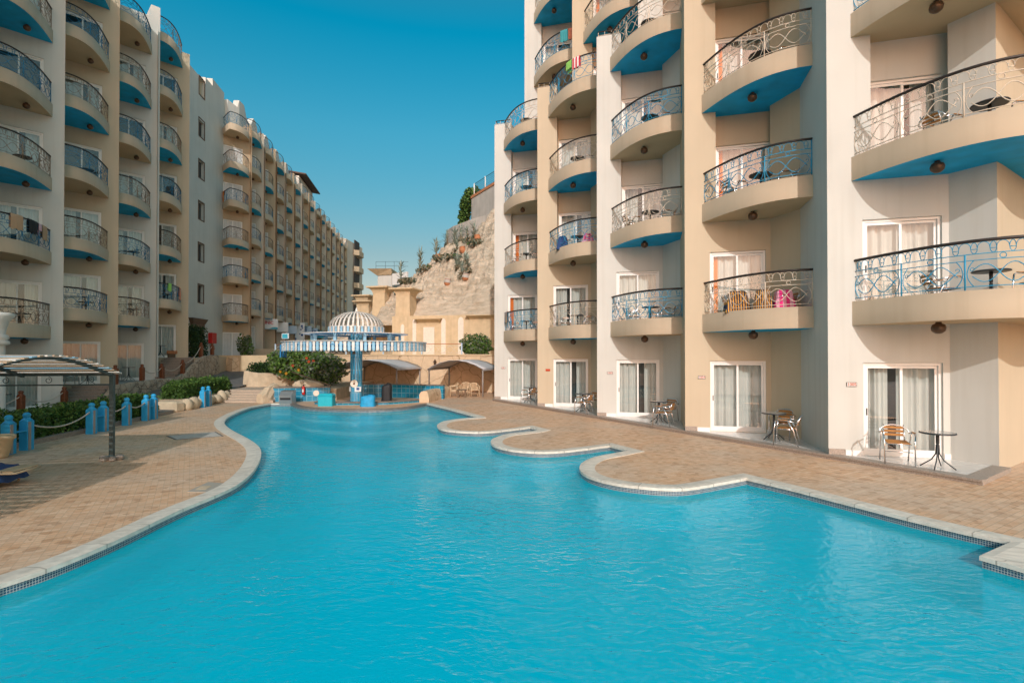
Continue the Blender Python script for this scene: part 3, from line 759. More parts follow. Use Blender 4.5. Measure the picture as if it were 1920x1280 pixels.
for i in range(1, 6):
    c = RC(i); Fm = frame(c[0], c[1], RR); FR[i] = Fm
    w = 0 if i % 2 else 1; wm = [M['white'], M['tan']]; wn_ = 1-w
    zt = RFb(4)+.28
    mb = MB(); mb.M = Fm
    ops = [(.72, .72+DW, .1, .1+DH), (.72, .72+DW, RFb(1)+.3, RFb(1)+.3+DH)]
    mb.wall(0, 2.4, -.05, RFb(2)+.1, ops, w)
    ops = [(.92, .92+DW, RFb(k)+.3, RFb(k)+.3+DH) for k in (2, 3)]
    mb.wall(0, .9, RFb(2)+.1, RFb(4)+1.42, (), w)
    mb.wall(.9, 2.6, RFb(2)+.1, zt, ops, w, .35)
    mb.quad((.9, 0, RFb(2)+.1), (.9, .35, RFb(2)+.1), (.9, .35, RFb(4)+1.42), (.9, 0, RFb(4)+1.42), w)
    mb.quad((.9, 0, RFb(2)+.1), (2.6, 0, RFb(2)+.1), (2.6, .35, RFb(2)+.1), (.9, .35, RFb(2)+.1), w)
    # chamfer
    yB = -.907 if i < 5 else -.6
    mb.quad((2.4, 0, -.05), (2.96, yB, -.05), (2.96, yB, zt), (2.4, 0, zt), w)
    mb.quad((2.6, .35, RFb(2)), (2.6, 0, RFb(2)), (2.6, 0, zt), (2.6, .35, zt), w)
    # column upstand above the fourth balcony
    mb.prism([(0, .002), (.9, .002), (.9, .6), (0, .6)], zt, RFb(4)+1.42, w)
    if i <= 3:
        rb = MB(); rb.M = Fm; zt2 = RFb(4)+1.42
        for h_ in (.06, .2): rb.tube([(.85, .06, zt2+h_), (.06, .06, zt2+h_), (.06, .9, zt2+h_)], .014 if h_ < .1 else .025, 4, 0 if h_ < .1 else 1)
        for q in ((.06, .06), (.3, .06), (.55, .06), (.8, .06), (.06, .4), (.06, .8)): rb.tube([(*q, zt2), (*q, zt2+.2)], .012, 4)
        rb.build('roof_rail', [M['rail_tan'], M['handrail']], right, True)
    if i < 5:
        mb.quad((2.96, yB, -.05), (2.96, -3.1, -.05), (2.96, -3.1, RFb(4)+1.42), (2.96, yB, RFb(4)+1.42), wn_)
    else:
        q = (2.96+.66*7, -.6+.744*7)
        mb.quad((2.96, yB, -.05), (3.16, yB+.2, -.05), (3.16, yB+.2, zt+9), (2.96, yB, zt+9), 1)
        mb.quad((3.16, yB+.2, -.05), (q[0], q[1], -.05), (q[0], q[1], zt+9), (3.16, yB+.2, zt+9), 1)
    mb.build('wall', wm, right, True)
    # set-back upper storeys
    Um = frame(c[0]+SH[0], c[1]+SH[1], RR)
    mb = MB(); mb.M = Um
    zu = RFb(7)+.5
    ops = [(.92, .92+DW, RFb(k)+.3, RFb(k)+.3+DH) for k in (4, 5, 6)]
    mb.wall(0, .9, zt, zu, (), w)
    mb.wall(.9, 2.96, zt, zu, ops, w, .35)
    mb.quad((.9, 0, zt), (.9, .35, zt), (.9, .35, zu), (.9, 0, zu), w)
    mb.quad((2.96, .35, zt), (2.96, -3.1, zt), (2.96, -3.1, zu), (2.96, .35, zu), wn_)
    if i == 1: mb.quad((0, 8, zt), (0, 0, zt), (0, 0, zu), (0, 8, zu), w)
    mb.build('wall', wm, right, True)
    # balconies
    bt = BT_R5 if i == 5 else BT_R
    for k in range(1, 5): bt.place(right, Fm, RFb(k), (i+k) % 2 == 1, (i+k) % 2 == 0)
    for k in (5, 6): BT_R.place(right, Um, RFb(k), (i+k) % 2 == 1, (i+k) % 2 == 0)
    st = {1: [0, 3, 3, 2], 2: [2, 1, 2, 0], 3: [2, 0, 1, 2], 4: [0, 3, 3, 3], 5: [1, 0, 2, 1]}[i]
    for k in range(0, 4):
        if k == 0: door(right, Fm, .72, .1, st[0])
        elif k == 1: door(right, Fm, .72, RFb(1)+.3, st[1])
        else: door(right, Fm @ Matrix.Translation((0, .35, 0)), .92, RFb(k)+.3, st[k])
    for k in (4, 5, 6): door(right, Um @ Matrix.Translation((0, .35, 0)), .92, RFb(k)+.3, (i+k) % 4)
    # white skirting and granite socle by the door
    for c_, d_, m_ in (((.17, -.012, .16), (.34, .03, .14), 'granite'), ((.53, -.010, .15), (.36, .024, .12), 'frame'), ((2.34, -.010, .15), (.12, .024, .12), 'frame')):
        mb = MB(); mb.M = Fm; mb.box(c_, d_); mb.build('skirting', [M[m_]], right, True)
    # number plate
    px = .50
    pl = MB(); pl.rbox((0, 0, 0), (.21, .02, .10), 0, .004); pl.rbox((0, -.009, 0), (.19, .008, .082), 1, .003)
    me = pl.mesh('number_plate', [M['trim'] if i != 2 else M['text_orange'], M['sign_w'] if i != 2 else M['text_orange']])
    p = Fm @ Vector((px-.02, -.012, 1.72)); o = link('number_plate', me, right, p-right.location, RR)
    t = link('number', text_mesh('100%d' % i, .092, M['text_red'] if i == 2 else M['text_orange'], .002, 'number'), o, (0, -.0155, 0)); t.rotation_euler = (PI/2, 0, 0)
# closing body: roof of the low block, back and end walls
c1, c6 = RC(1), (FR[5] @ Vector((2.96, -.6, 0)))
bk = [(c1[0]+.255*14, c1[1]+.967*14), (c6.x+14, c6.y+8)]
mb = MB()
mb.quad((bk[0][0], bk[0][1], -.05), (c1[0], c1[1], -.05), (c1[0], c1[1], RFb(4)+1.42), (bk[0][0], bk[0][1], RFb(4)+1.42), 0)
mb.quad((bk[1][0], bk[1][1], -.05), (bk[0][0], bk[0][1], -.05), (bk[0][0], bk[0][1], RFb(7)+.5), (bk[1][0], bk[1][1], RFb(7)+.5), 0)
poly = [(c1[0], c1[1])]
for i in range(1, 6):
    for q in ((.9, 0.3), (2.5, .3), (2.99, -.9 if i < 5 else -.58), (2.99, -3.09)) if i < 5 else ((.9, .3), (2.5, .3), (2.99, -.58)):
        v = FR[i] @ Vector((q[0], q[1], 0)); poly.append((v.x, v.y))
poly += [(bk[1][0], bk[1][1]), (bk[0][0], bk[0][1])]
mb.add([(p[0], p[1], RFb(4)+.27) for p in poly], [tuple(range(len(poly)))], 1)
mb.add([(p[0]+1.6, p[1]+.4, RFb(7)+.45) for p in poly], [tuple(range(len(poly)))], 1)
mb.build('roof', [M['white'], M['fascia']], right, True)

# tan wing behind, beyond the right edge of the photo, closes the court
# terrace slab
p1 = RC(1); p2 = RC(5)
tend = (p2[0]+RS[0]*.66, p2[1]+RS[1]*.66)
e2 = FR[5] @ Vector((2.96, -.6, 0))
bk1 = FR[1] @ Vector((-.05, .4, 0)); 
inner = []
for i in range(1, 6):
    v = FR[i] @ Vector((2.5, .4, 0)); inner.append((v.x, v.y))
dx, dy = RS[0]/4.283, RS[1]/4.283; nx, ny = dy, -dx      # outward normal of the terrace edge
off = .1
outp = [(p1[0]+nx*off, p1[1]+ny*off), (tend[0]+nx*off, tend[1]+ny*off)]
tp = outp+[(e2.x+.12, e2.y-.12), (e2.x, e2.y+.6)]+list(reversed(inner))+[(p1[0]+.1, p1[1]+.5)]
mb = MB(); mb.prism(tp, -.01, .098, 1, mtop=0, bot=False)
struct(mb.build('terrace', [M['terr'], M['granite']]))
mb = MB()
def edge_strip(mb, a, b, w, z0, z1, mi=0):
    d = Vector((b[0]-a[0], b[1]-a[1])).normalized(); n = Vector((-d.y, d.x))*w
    mb.prism([a, b, (b[0]+n.x, b[1]+n.y), (a[0]+n.x, a[1]+n.y)], z0, z1, mi)
edge_strip(mb, (outp[0][0]+nx*.02, outp[0][1]+ny*.02), (outp[1][0]+nx*.02, outp[1][1]+ny*.02), .30, .06, .103)
edge_strip(mb, outp[1], (e2.x+.12, e2.y-.14), .30, .06, .1035)
struct(mb.build('terrace_edge', [M['granite']]))

# ------------------------------------------------------------------ furniture
FIRST = {}
def make_table(loc, rz, label, group):
    if 'table' not in FIRST:
        t = empty('cafe_table', loc, rz, label, 'table', group); FIRST['table'] = t
        mb = MB(); mb.lathe([(.29, .70), (.305, .705), (.308, .718), (.30, .73), (.285, .732)], n=28, mi=1); mb.lathe([(.285, .7325), (.286, .736)], n=28); mb.build('tabletop', [M['tabletop'], M['darkmetal']], t)
        mb = MB(); mb.tube([(0, 0, .28), (0, 0, .70)], .024, 8); mb.tube([(0, 0, .5), (0, 0, .7)], .032, 8); mb.build('pedestal', M['darkmetal'], t)
        for k in range(4):
            a = k*PI/2+.4; mb = MB()
            mb.tube([(.02*math.cos(a), .02*math.sin(a), .48), (.03*math.cos(a), .03*math.sin(a), .30), (.10*math.cos(a), .10*math.sin(a), .17), (.29*math.cos(a), .29*math.sin(a), .012)], .012, 6); mb.build('leg', M['darkmetal'], t)
        return t
    return dup(FIRST['table'], loc, rz, label, group)
def make_chair(loc, rz, label, group):
    """aluminium arm chair with wooden slats, facing local -y"""
    if 'chair' not in FIRST:
        t = empty('slat_chair', loc, rz, label, 'chair', group); FIRST['chair'] = t
        mb = MB()
        for k in range(5): mb.rbox((0, -.16+k*.085, .435+.004*k), (.40, .07, .016), 0, .004)
        mb.build('seat', M['slat'], t)
        mb = MB()
        for z in (.56, .635, .71): mb.rbox((0, .235+.28*(z-.45), z), (.36, .018, .052), 0, .004)
        mb.build('backrest', M['slat'], t)
        arc = [(.27*math.cos(a), .21+.06*math.sin(a)+.05, .60+.17*math.sin(a)) for a in [PI*i/14 for i in range(15)]]
        mb = MB(); mb.tube(arc, .013, 7); mb.tube([(-.21, -.2, .42), (-.21, .2, .42)], .011, 6); mb.tube([(.21, -.2, .42), (.21, .2, .42)], .011, 6); mb.tube([(-.21, -.2, .42), (.21, -.2, .42)], .011, 6)
        mb.tube([(-.18, .20, .42), (-.18, .34, .77)], .011, 6); mb.tube([(.18, .20, .42), (.18, .34, .77)], .011, 6)
        mb.tube([(-.24, -.2, .26), (.24, -.2, .26)], .009, 6); mb.build('frame', M['chrome'], t)
        for sg in (-1, 1):
            mb = MB(); mb.tube([(sg*.27, .25, .60), (sg*.275, .05, .645), (sg*.275, -.15, .645), (sg*.272, -.225, .62)], .013, 7); mb.rbox((sg*.275, -.06, .662), (.045, .22, .014), 1, .004); mb.build('armrest', [M['chrome'], M['slat']], t)
        for sg in (-1, 1):
            mb = MB(); mb.tube([(sg*.272, -.225, .62), (sg*.262, -.255, .42), (sg*.26, -.27, .0)], .0145, 7); mb.build('leg', M['chrome'], t)
            mb = MB(); mb.tube([(sg*.27, .05, .645), (sg*.258, .18, .40), (sg*.255, .29, .0)], .0145, 7); mb.build('leg', M['chrome'], t)
        return t
    return dup(FIRST['chair'], loc, rz, label, group)
RB = {1: 'farthest white bay beside the cliff', 2: 'tan orange-plate bay', 3: 'white room 1003 bay', 4: 'tan room 1004 bay', 5: 'white room 1005 bay'}
ORD = ['ground', 'first', 'second', 'third', 'fourth', 'fifth', 'sixth']
GT = 'round tables on the terraces and balconies'; GC = 'aluminium slat chairs on the terraces and balconies'
def at_bay(i, x, y, z): p = FR[i] @ Vector((x, y, 0)); return (p.x, p.y, z)
make_table((8.62, 10.45, .105), .3, 'round table on the ground terrace of room 1005', GT)
make_chair((8.22, 11.02, .105), -.45, 'slat-back armchair facing the pool before the glass door of room 1005', GC)
for i, (tx, ty) in {4: (2.2, -1.25), 3: (2.22, -1.5), 2: (2.25, -1.7), 1: (2.2, -1.35)}.items():
    make_table(at_bay(i, tx, ty, .102), i*.7, 'round table on the ground terrace of the %s' % RB[i], GT)
    make_chair(at_bay(i, tx+.13, ty-.78, .102), RR-PI/2-.35, 'slat armchair nearest the pool, terrace of the %s' % RB[i], GC)
    make_chair(at_bay(i, tx+.3, ty+.42, .102), RR-.5, 'slat armchair behind the terrace table of the %s' % RB[i], GC)
GRPF = [(5, 1), (5, 2), (4, 1), (4, 2), (4, 3), (3, 1), (3, 2), (3, 3), (3, 4), (2, 1), (2, 2), (2, 3), (1, 1), (1, 2), (1, 3), (1, 4)]
for i, k in GRPF:
    z = RFb(k)+.265; f = ORD[k]
    tx, ty = (2.55, -1.15) if i == 5 else (1.95, -1.0)
    if not (i == 4 and k == 1):
        make_table(at_bay(i, tx, ty, z), k*.6+i, 'round table on the %s floor balcony of the %s' % (f, RB[i]), GT)
    make_chair(at_bay(i, tx+.55, ty-.1 if i != 5 else ty-.4, z), RR-PI/2+.2, 'right armchair on the %s floor balcony, %s' % (f, RB[i]) if not (i == 4 and k == 1) else 'armchair under pink cloth, first floor balcony above room 1004', GC)
    if k <= 2 or i == 5: make_chair(at_bay(i, tx-.62, ty+.42, z), RR+PI/2-.3+(k*.4), 'left armchair on the %s floor balcony, %s' % (f, RB[i]) if not (i == 4 and k == 1) else 'armchair under striped towels, first floor balcony above room 1004', GC)

def towel(cv, Mw, z, s0, s1, front, back, m, label, cat='towel', group='laundry hung over the balcony rails', n=10):
    """sheet folded over a handrail curve"""
    rnd = random.Random(hash((round(s0, 2), round(z, 1))) & 0xffff)
    prof = [(.05+.02*i, -back*(5-i)/5) for i in range(5)]
    rows = [(-.045, -back*q) for q in (1, .6, .25)]+[(-.03, .03), (0, .045), (.03, .03)]+[(.045, -front*q) for q in (.2, .5, .8, 1)]
    v = []; f = []; uv = []
    for i in range(n+1):
        s_ = s0+(s1-s0)*i/n; q = cv.at(s_); t = (cv.at(s_+.02)-cv.at(s_-.02)).normalized(); nn = Vector((t.y, -t.x))
        wob = .018*math.sin(i*1.9+z)+.01*math.sin(i*4.3); dd = 1+.05*math.sin(i*1.3+z)
        for j, (o, hh) in enumerate(rows):
            k = min(1, abs(hh)*2.5); v.append((q.x+nn.x*(o+wob*k), q.y+nn.y*(o+wob*k), RZ+.95+hh*(dd if abs(hh) > .1 else 1)))
    R = len(rows)
    for i in range(n):
        for j in range(R-1):
            f.append((i*R+j, (i+1)*R+j, (i+1)*R+j+1, i*R+j+1)); uv.append([((s0+(s1-s0)*a/n)*4, b/R*1.5) for a, b in ((i, j), (i+1, j), (i+1, j+1), (i, j+1))])
    mb = MB(); p = Mw @ Vector((0, 0, 0))
    mb.add(v, f, 0, True, uv); o = mb.build('towel' if cat == 'towel' else 'hung_cloth', [m]); o.location = (p.x, p.y, z); o.rotation_euler = (0, 0, Mw.to_euler().z)
    return tag(o, label, cat, group)
def draped(loc, rz, w, d, hgt, m, label, cat='towel', seed=1):
    """cloth thrown over a chair: humped sheet with hanging skirt"""
    rnd = random.Random(seed); mb = MB(); n = 12; v = []; f = []; uv = []
    for i in range(n+1):
        for j in range(n+1):
            a, b = i/n*2-1, j/n*2-1; e = max(abs(a), abs(b))
            top = hgt*(1-.05*a*a)+.03*math.sin(a*5+seed)*math.cos(b*4)
            z = top if e < .62 else top*(1-((e-.62)/.38)**1.2*.72)+.02*math.sin(i*1.7+j)
            v.append((a*w/2*(1 if e < .62 else .92+.08*e), b*d/2, z)); 
    for i in range(n):
        for j in range(n):
            q = i*(n+1)+j; f.append((q, q+n+1, q+n+2, q+1)); uv.append([(x/n*2, y/n*2) for x, y in ((i, j), (i+1, j), (i+1, j+1), (i, j+1))])
    mb.add(v, f, 0, True, uv); o = mb.build('towel' if cat == 'towel' else 'cloth', [m]); o.location = loc; o.rotation_euler = (0, 0, rz)
    return tag(o, label, cat)
cv = BT_R.cv; L_ = cv.L
draped(at_bay(4, 1.36, -.72, RFb(1)+.27), RR+.1, .70, .5, .86, T_ORNAVY, 'orange and navy striped towel thrown over a chair on the room 1004 first floor balcony', seed=3)
draped(at_bay(4, 1.98, -1.05, RFb(1)+.27), RR-.2, .55, .45, .84, T_ORNAVY, 'smaller orange and navy towel beside the pink cloth, room 1004 first floor balcony', seed=5)
draped(at_bay(4, 2.45, -1.22, RFb(1)+.27), RR, .55, .5, .80, T_PINK, 'bright pink cloth heaped on a chair, first floor balcony above room 1004', 'cloth', seed=8)
towel(cv, FR[1], RFb(1), .12, .62, .55, .5, T_YEL, 'yellow and blue striped towel on the first floor rail nearest the cliff')
draped(at_bay(2, 1.3, -.85, RFb(2)+.27), RR, .5, .5, .8, T_BLUE, 'navy cloth over a chair on the second floor balcony of the orange-plate bay', 'cloth', 4)
draped(at_bay(2, 2.4, -1.1, RFb(2)+.27), RR, .55, .5, .78, T_PINK, 'magenta patterned cloth on the second floor balcony of the orange-plate bay', 'cloth', 6)
U1 = frame(RC(1)[0]+SH[0], RC(1)[1]+SH[1], RR)
towel(cv, U1, RFb(5), L_-.75, L_-.38, .55, .5, T_TEAL, 'teal cloth hung on the fifth floor rail of the farthest white bay', 'cloth')
towel(cv, U1, RFb(5), L_-.34, L_-.06, .50, .5, T_CORAL, 'coral towel hung on the fifth floor rail of the farthest white bay')
towel(cv, FR[2], RFb(4), L_-1.55, L_-1.22, .30, .4, T_GREEN, 'lime green garment on the fourth floor rail of the orange-plate bay', 'cloth')
towel(cv, FR[2], RFb(4), L_-1.18, L_-.80, .42, .4, T_RED, 'red and white garment on the fourth floor rail of the orange-plate bay', 'cloth')

# ------------------------------------------------------------------ left apartment blocks
LR = PI/4; LB = 2.31
def LD(Z): return (-16.17-.153*Z, Z)
LZ = {0: 18.5, 1: 22.5, 2: 26.4, 3: 30.3, 4: 34.0}
LBASE = {0: .08, 1: .08, 2: .95, 3: .95, 4: 2.22}
left = empty('apartment_building', (-20.5, 27.0, 0), 0, 'shaded cream and tan apartment block filling the left edge behind the pergola', 'building')
BT_L = BalType(bez([(-2.31, -2.6), (-1.35, -2.68), (-.85, -1.3), (-.4, 0)], 20), [(-.4, .6), (-2.4, .6), (-2.4, -2.6)], (-1.25, -.95), 2, ('rail_blue_shaded', 'rail_tan_shaded'))
LFR = {}
def simple_door_me():
    mb = MB(); F = .07; W, H = DW, DH
    for x in (F/2, W-F/2, W/2): mb.box((x, .08, H/2), (F, .06, H), 0)
    mb.box((W/2, .08, H-F/2), (W, .058, F), 0); mb.box((W/2, .08, F/2), (W, .058, F), 0)
    mb.quad((0, .105, 0), (W, .105, 0), (W, .105, H), (0, .105, H), 1)
    return mb
CURT = curtain_mb(.07, DW-.07, .07, DH-.07, .25, 7, .04)
BT_5 = None
def left_bay(parent, Z, Zprev, base, w, ztop_col, ztop_wall, nF, bt, doors='full', idx=0, door_floors=None):
    D = LD(Z); Fm = frame(D[0], D[1], LR)
    Dp = LD(Zprev); s_ = Vector((D[0]-Dp[0], D[1]-Dp[1])); wv = Vector((.7071, .7071)); a = s_.dot(wv)
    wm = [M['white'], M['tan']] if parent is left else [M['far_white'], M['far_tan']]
    mb = MB(); mb.M = Fm
    zb = [base]+[base+3.0+3.2*(k-1)+.3 for k in range(1, nF+1)]
    fl = range(0, nF) if door_floors is None else door_floors
    ops = [(-2.24, -2.24+DW, zb[k], zb[k]+DH) for k in fl]
    mb.wall(-a, -.45, base-1.5, ztop_wall, ops, w)
    mb.wall(-.45, 0, base-1.5, ztop_col, (), w)
    # side of column and return towards the previous bay
    mb.quad((0, 0, base-1.5), (0, 3.4, base-1.5), (0, 3.4, ztop_col), (0, 0, ztop_col), w)
    mb.quad((-.45, .6, ztop_wall), (-.45, 0, ztop_wall), (-.45, 0, ztop_col), (-.45, .6, ztop_col), w)
    mb.quad((-.45, 0, ztop_col), (0, 0, ztop_col), (0, 3.4, ztop_col), (-.45, 3.4, ztop_col), w)
    mb.quad((-.45, .6, ztop_wall), (-.45, 3.4, ztop_wall), (-.45, 3.4, ztop_col), (-.45, .6, ztop_col), w)
    mb.quad((-a, 0, ztop_wall), (-.45, 0, ztop_wall), (-.45, 8, ztop_wall), (-a, 8, ztop_wall), w)
    if bt is not BT_5: mb.quad((-a, .6, base-1.5), (-a, -3.2, base-1.5), (-a, -3.2, ztop_wall), (-a, .6, ztop_wall), 1-w)
    mb.build('wall', wm, parent, True)
    for k in fl:
        if doors == 'full': door(parent, Fm, -2.24, zb[k], (idx*3+k*2) % 3 if k < 3 else ((idx+k) % 2)*2+2)
        elif doors == 'simple':
            p = Fm @ Vector((-2.24, 0, zb[k])); link('sliding_door', SDOOR, parent, p-parent.location, LR)
    for k in range(1, nF+1): bt.place(parent, Fm, base+3.0+3.2*(k-1), (idx+k) % 2 == 0, (idx+k) % 2 == 1)
    return Fm
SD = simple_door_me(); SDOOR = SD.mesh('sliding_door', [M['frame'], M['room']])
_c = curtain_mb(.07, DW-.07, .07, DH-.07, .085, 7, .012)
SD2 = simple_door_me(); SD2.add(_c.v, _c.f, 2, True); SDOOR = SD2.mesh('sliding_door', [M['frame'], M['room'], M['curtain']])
TOP = {0: 22.0, 1: 22.0, 2: 22.9, 3: 22.9, 4: 22.3}
WTOP = {0: 22.0, 1: 19.4, 2: 20.25, 3: 22.2, 4: 21.5}
for i in range(0, 5):
    LFR[i] = left_bay(left, LZ[i], LZ[i]-3.9, LBASE[i], 0 if i % 2 else 1, TOP[i], WTOP[i], 6, BT_L, 'full', i)
# body behind
mb = MB()
poly = [LD(14.6), LD(34.0), (LD(34)[0]-3.5, 37.3), (LD(34)[0]-14, 37.3), (LD(14.6)[0]-14, 14.6)]
poly2 = [(p[0]-2.6 if k in (0, 1) else p[0], p[1]-.8 if k == 1 else p[1]) for k, p in enumerate(poly)]
mb.prism(poly2, -.05, 19.3, 0)
mb.build('roof', [M['white']], left, True)

# far block
far = empty('apartment_building', (-27.0, 70.0, 0), 0, 'long far apartment block with rows of small balconies and shops below', 'building')
BT_5 = BalType([(-2.31, .2)]+[(-2.31, -1.2), (-2.25, -1.75), (-1.7, -1.72), (-1.15, -1.45), (-.65, -.95), (-.3, -.4), (-.15, .1)], [(-.15, .6), (-2.31, .6)], (-1.3, -.6), 2, ('rail_blue_shaded', 'rail_tan_shaded'))
BT_F = BalType(bez([(-2.31, -2.4), (-1.25, -2.45), (-.65, -1.2), (-.2, 0)], 12), [(-.2, .6), (-2.4, .6), (-2.4, -2.4)], (-1.25, -.8), 1, ('rail_blue_shaded', 'rail_tan_shaded'))
FPX = [470, 494, 516, 535.5, 551, 566, 579.5, 591, 602, 611, 620, 629, 637, 644, 651]
FZ = [16.14/((960-x)/966-.153) for x in FPX]
def FW(Z, back=0): return (-18.0-.153*Z-back, Z)      # set-back flat wall line
for j, Z in enumerate(FZ):
    idx = j+5; base = 2.22 if j == 0 else 2.96
    F6 = base+3.0+16
    fl = range(0, 6)
    if j >= 2: fl = range(1, 6)
    left_bay(far, Z, Z-3.55, base, 1 if j % 2 == 0 else 0, F6+1.5, F6+.3, 6, BT_5 if j == 0 else BT_F, 'simple' if j < 13 else None, idx, fl if j < 13 else [])
# flat stair wall with square windows
Fm = frame(*FW(44.1), math.atan2(1, -.153)); FLR = math.atan2(1, -.153)
mb = MB(); mb.M = frame(FW(36.2)[0], FW(36.2)[1], FLR); LW = 7.9/math.cos(math.atan(.153))
wx = 3.2; wins = [(wx, wx+.95, 4.55+3.2*k+2.0, 4.55+3.2*k+3.25) for k in range(0, 6)]
wins = [(a, b, c-0.1, d) for a, b, c, d in wins]
mb.wall(0, LW, 1.0, 20.5, wins+[(2.35, 3.55, 2.2, 4.55)], 0, 0, .22)
for t0, t1, zt in ((0, 4.35, 22.45), (4.35, 5.65, 24.3), (5.65, LW, 24.9)):
    mb.prism([(t0, .001), (t1, .001), (t1, .5), (t0, .5)], 20.5, zt, 0)
mb.prism([(4.36, .5), (5.6, .5), (5.6, 5.0), (4.36, 5.0)], 20.5, 24.3, 0)
mb.build('wall', [M['white']], far, True)
for k, (a, b, c, d) in enumerate(wins):
    mb = MB(); mb.M = frame(FW(36.2)[0], FW(36.2)[1], FLR); w_ = .07
    mb.box(((a+b)/2, -.005, d+w_/2), (b-a+2*w_, .05, w_)); mb.box(((a+b)/2, -.005, c-w_/2), (b-a+2*w_, .05, w_))
    mb.box((a-w_/2, -.005, (c+d)/2), (w_, .05, d-c)); mb.box((b+w_/2, -.005, (c+d)/2), (w_, .05, d-c))
    mb.quad((a, .215, c), (b, .215, c), (b, .215, d), (a, .215, d), 1 if k < 5 else 2); mb.build('window', [M['trim'], M['room'], M['tan']], far, True)
# brown entrance surround
mb = MB(); mb.M = frame(FW(36.2)[0], FW(36.2)[1], FLR)
mb.box((2.2, -.08, 3.35), (.34, .16, 2.3)); mb.box((3.7, -.08, 3.35), (.34, .16, 2.3)); mb.box((2.95, -.10, 4.62), (2.0, .2, .25))
mb.add([(1.95, -.22, 4.75), (3.95, -.22, 4.75), (4.25, -.34, 5.15), (1.65, -.34, 5.15), (1.95, 0, 4.75), (3.95, 0, 4.75), (4.25, 0, 5.15), (1.65, 0, 5.15)], [(0, 1, 2, 3), (3, 2, 6, 7), (0, 3, 7, 4), (1, 5, 6, 2), (0, 4, 5, 1)])
mb.quad((2.35, .2, 2.2), (3.55, .2, 2.2), (3.55, .2, 4.55), (2.35, .2, 4.55), 1)
mb.build('entrance', [M['trim'], M['room']], far, True)
# stepped roof parapet running back along the block
mb = MB(); mb.M = Matrix.Identity(4)
prof = [(44.4, 24.5), (45.4, 24.3), (45.6, 25.0), (46.5, 25.0), (47.2, 24.0)]
for k in range(6): prof += [(48.2+3.6*k, 23.9), (48.9+3.6*k, 24.9-.05*k), (49.5+3.6*k, 24.9-.05*k), (50.3+3.6*k, 23.9), (51.2+3.6*k, 23.8)]
def PW(Z, back): k = min(1, max(0, (Z-44.0)/1.8)); f_, d_ = FW(Z), LD(Z); return (f_[0]*(1-k)+(d_[0]-1.0)*k-back, Z)
for (a, za), (b, zb_) in zip(prof, prof[1:]):
    p, q = PW(a, 0), PW(b, 0); pb, qb = PW(a, .5), PW(b, .5)
    v = [(*p, 21.0), (*q, 21.0), (*q, zb_), (*p, za), (*pb, 21.0), (*qb, 21.0), (*qb, zb_), (*pb, za)]
    mb.add(v, [(0, 1, 2, 3), (5, 4, 7, 6), (3, 2, 6, 7), (0, 3, 7, 4), (1, 5, 6, 2)])
mb.build('parapet', [M['white']], far, True)
mb = MB()
for a, b, z0, z1 in ((66.5, 74, 22, 25.6),):
    p, q = FW(a, -.6), FW(b, -.6); pb, qb = FW(a, 4), FW(b, 4)
    mb.prism([p, q, qb, pb], z0, z1, 0)
    p, q, pb, qb = FW(a-.4, -1.6), FW(b+.4, -1.6), FW(a-.4, 4), FW(b+.4, 4)
    mb.add([(*p, 25.6), (*q, 25.6), (*qb, 26.6), (*pb, 26.6), (*p, 25.75), (*q, 25.75), (*qb, 26.75), (*pb, 26.75)], [(3, 2, 1, 0), (4, 5, 6, 7), (0, 1, 5, 4), (1, 2, 6, 5), (3, 0, 4, 7)], 1)
mb.build('roof_room', [M['white'], M['tile_roof']], far, True)
# end wing
mb = MB(); Ze = FZ[-1]
p0 = LD(Ze); mb.prism([(p0[0]-.3, p0[1]+.2), (p0[0]+.2, p0[1]+9), (p0[0]-14, p0[1]+9), (p0[0]-14, p0[1])], 0, 24.3, 0)
for k in range(6):
    mb.prism([(p0[0]+.1, p0[1]+3.5), (p0[0]+1.0, p0[1]+4.2), (p0[0]+1.0, p0[1]+7.2), (p0[0]+.1, p0[1]+8)], 5.9+3.2*k, 6.9+3.2*k, 1)
for k in range(6):
    mb.prism([(p0[0]+.05, p0[1]+3.9), (p0[0]+.22, p0[1]+4.0), (p0[0]+.22, p0[1]+7.0), (p0[0]+.05, p0[1]+7.4)], 6.95+3.2*k, 8.9+3.2*k, 2)
mb.build('end_wing', [M['far_white'], M['far_tan'], M['room']], far, True)
mb = MB()
mb.prism([FW(36.4, .4), FW(44, .6), (LD(46)[0]-3.4, 46.5), (LD(Ze)[0]-3.4, Ze), (LD(Ze)[0]-14, Ze), (FW(36)[0]-12, 36.4)], 0, 21.0, 0)
mb.build('roof', [M['white']], far, True)

# unseen block added behind the camera to shade the left side of the court
rear_occluder = empty('apartment_building', (-24, -14, 0), 0, 'unseen cream block added behind the viewpoint to shade the left side', 'building')
mb = MB(); mb.prism([(-15.2, -20), (-15.2, -8), (-45, -8), (-45, -20)], -.05, 24, 0)
mb.prism([(-10.9, -19.6), (-10.9, -8.4), (-15.19, -8.4), (-15.19, -19.6)], -.05, 14.2, 0)
mb.build('wall', [M['white']], rear_occluder, True)
mb = MB()
for k in range(7):
    for x in range(8): mb.box((-18-3.2*x, -7.98, 1.5+3.2*k), (1.5, .06, 2.0), 0)
mb.build('window', [M['room']], rear_occluder, True)  # openings on the added shading block

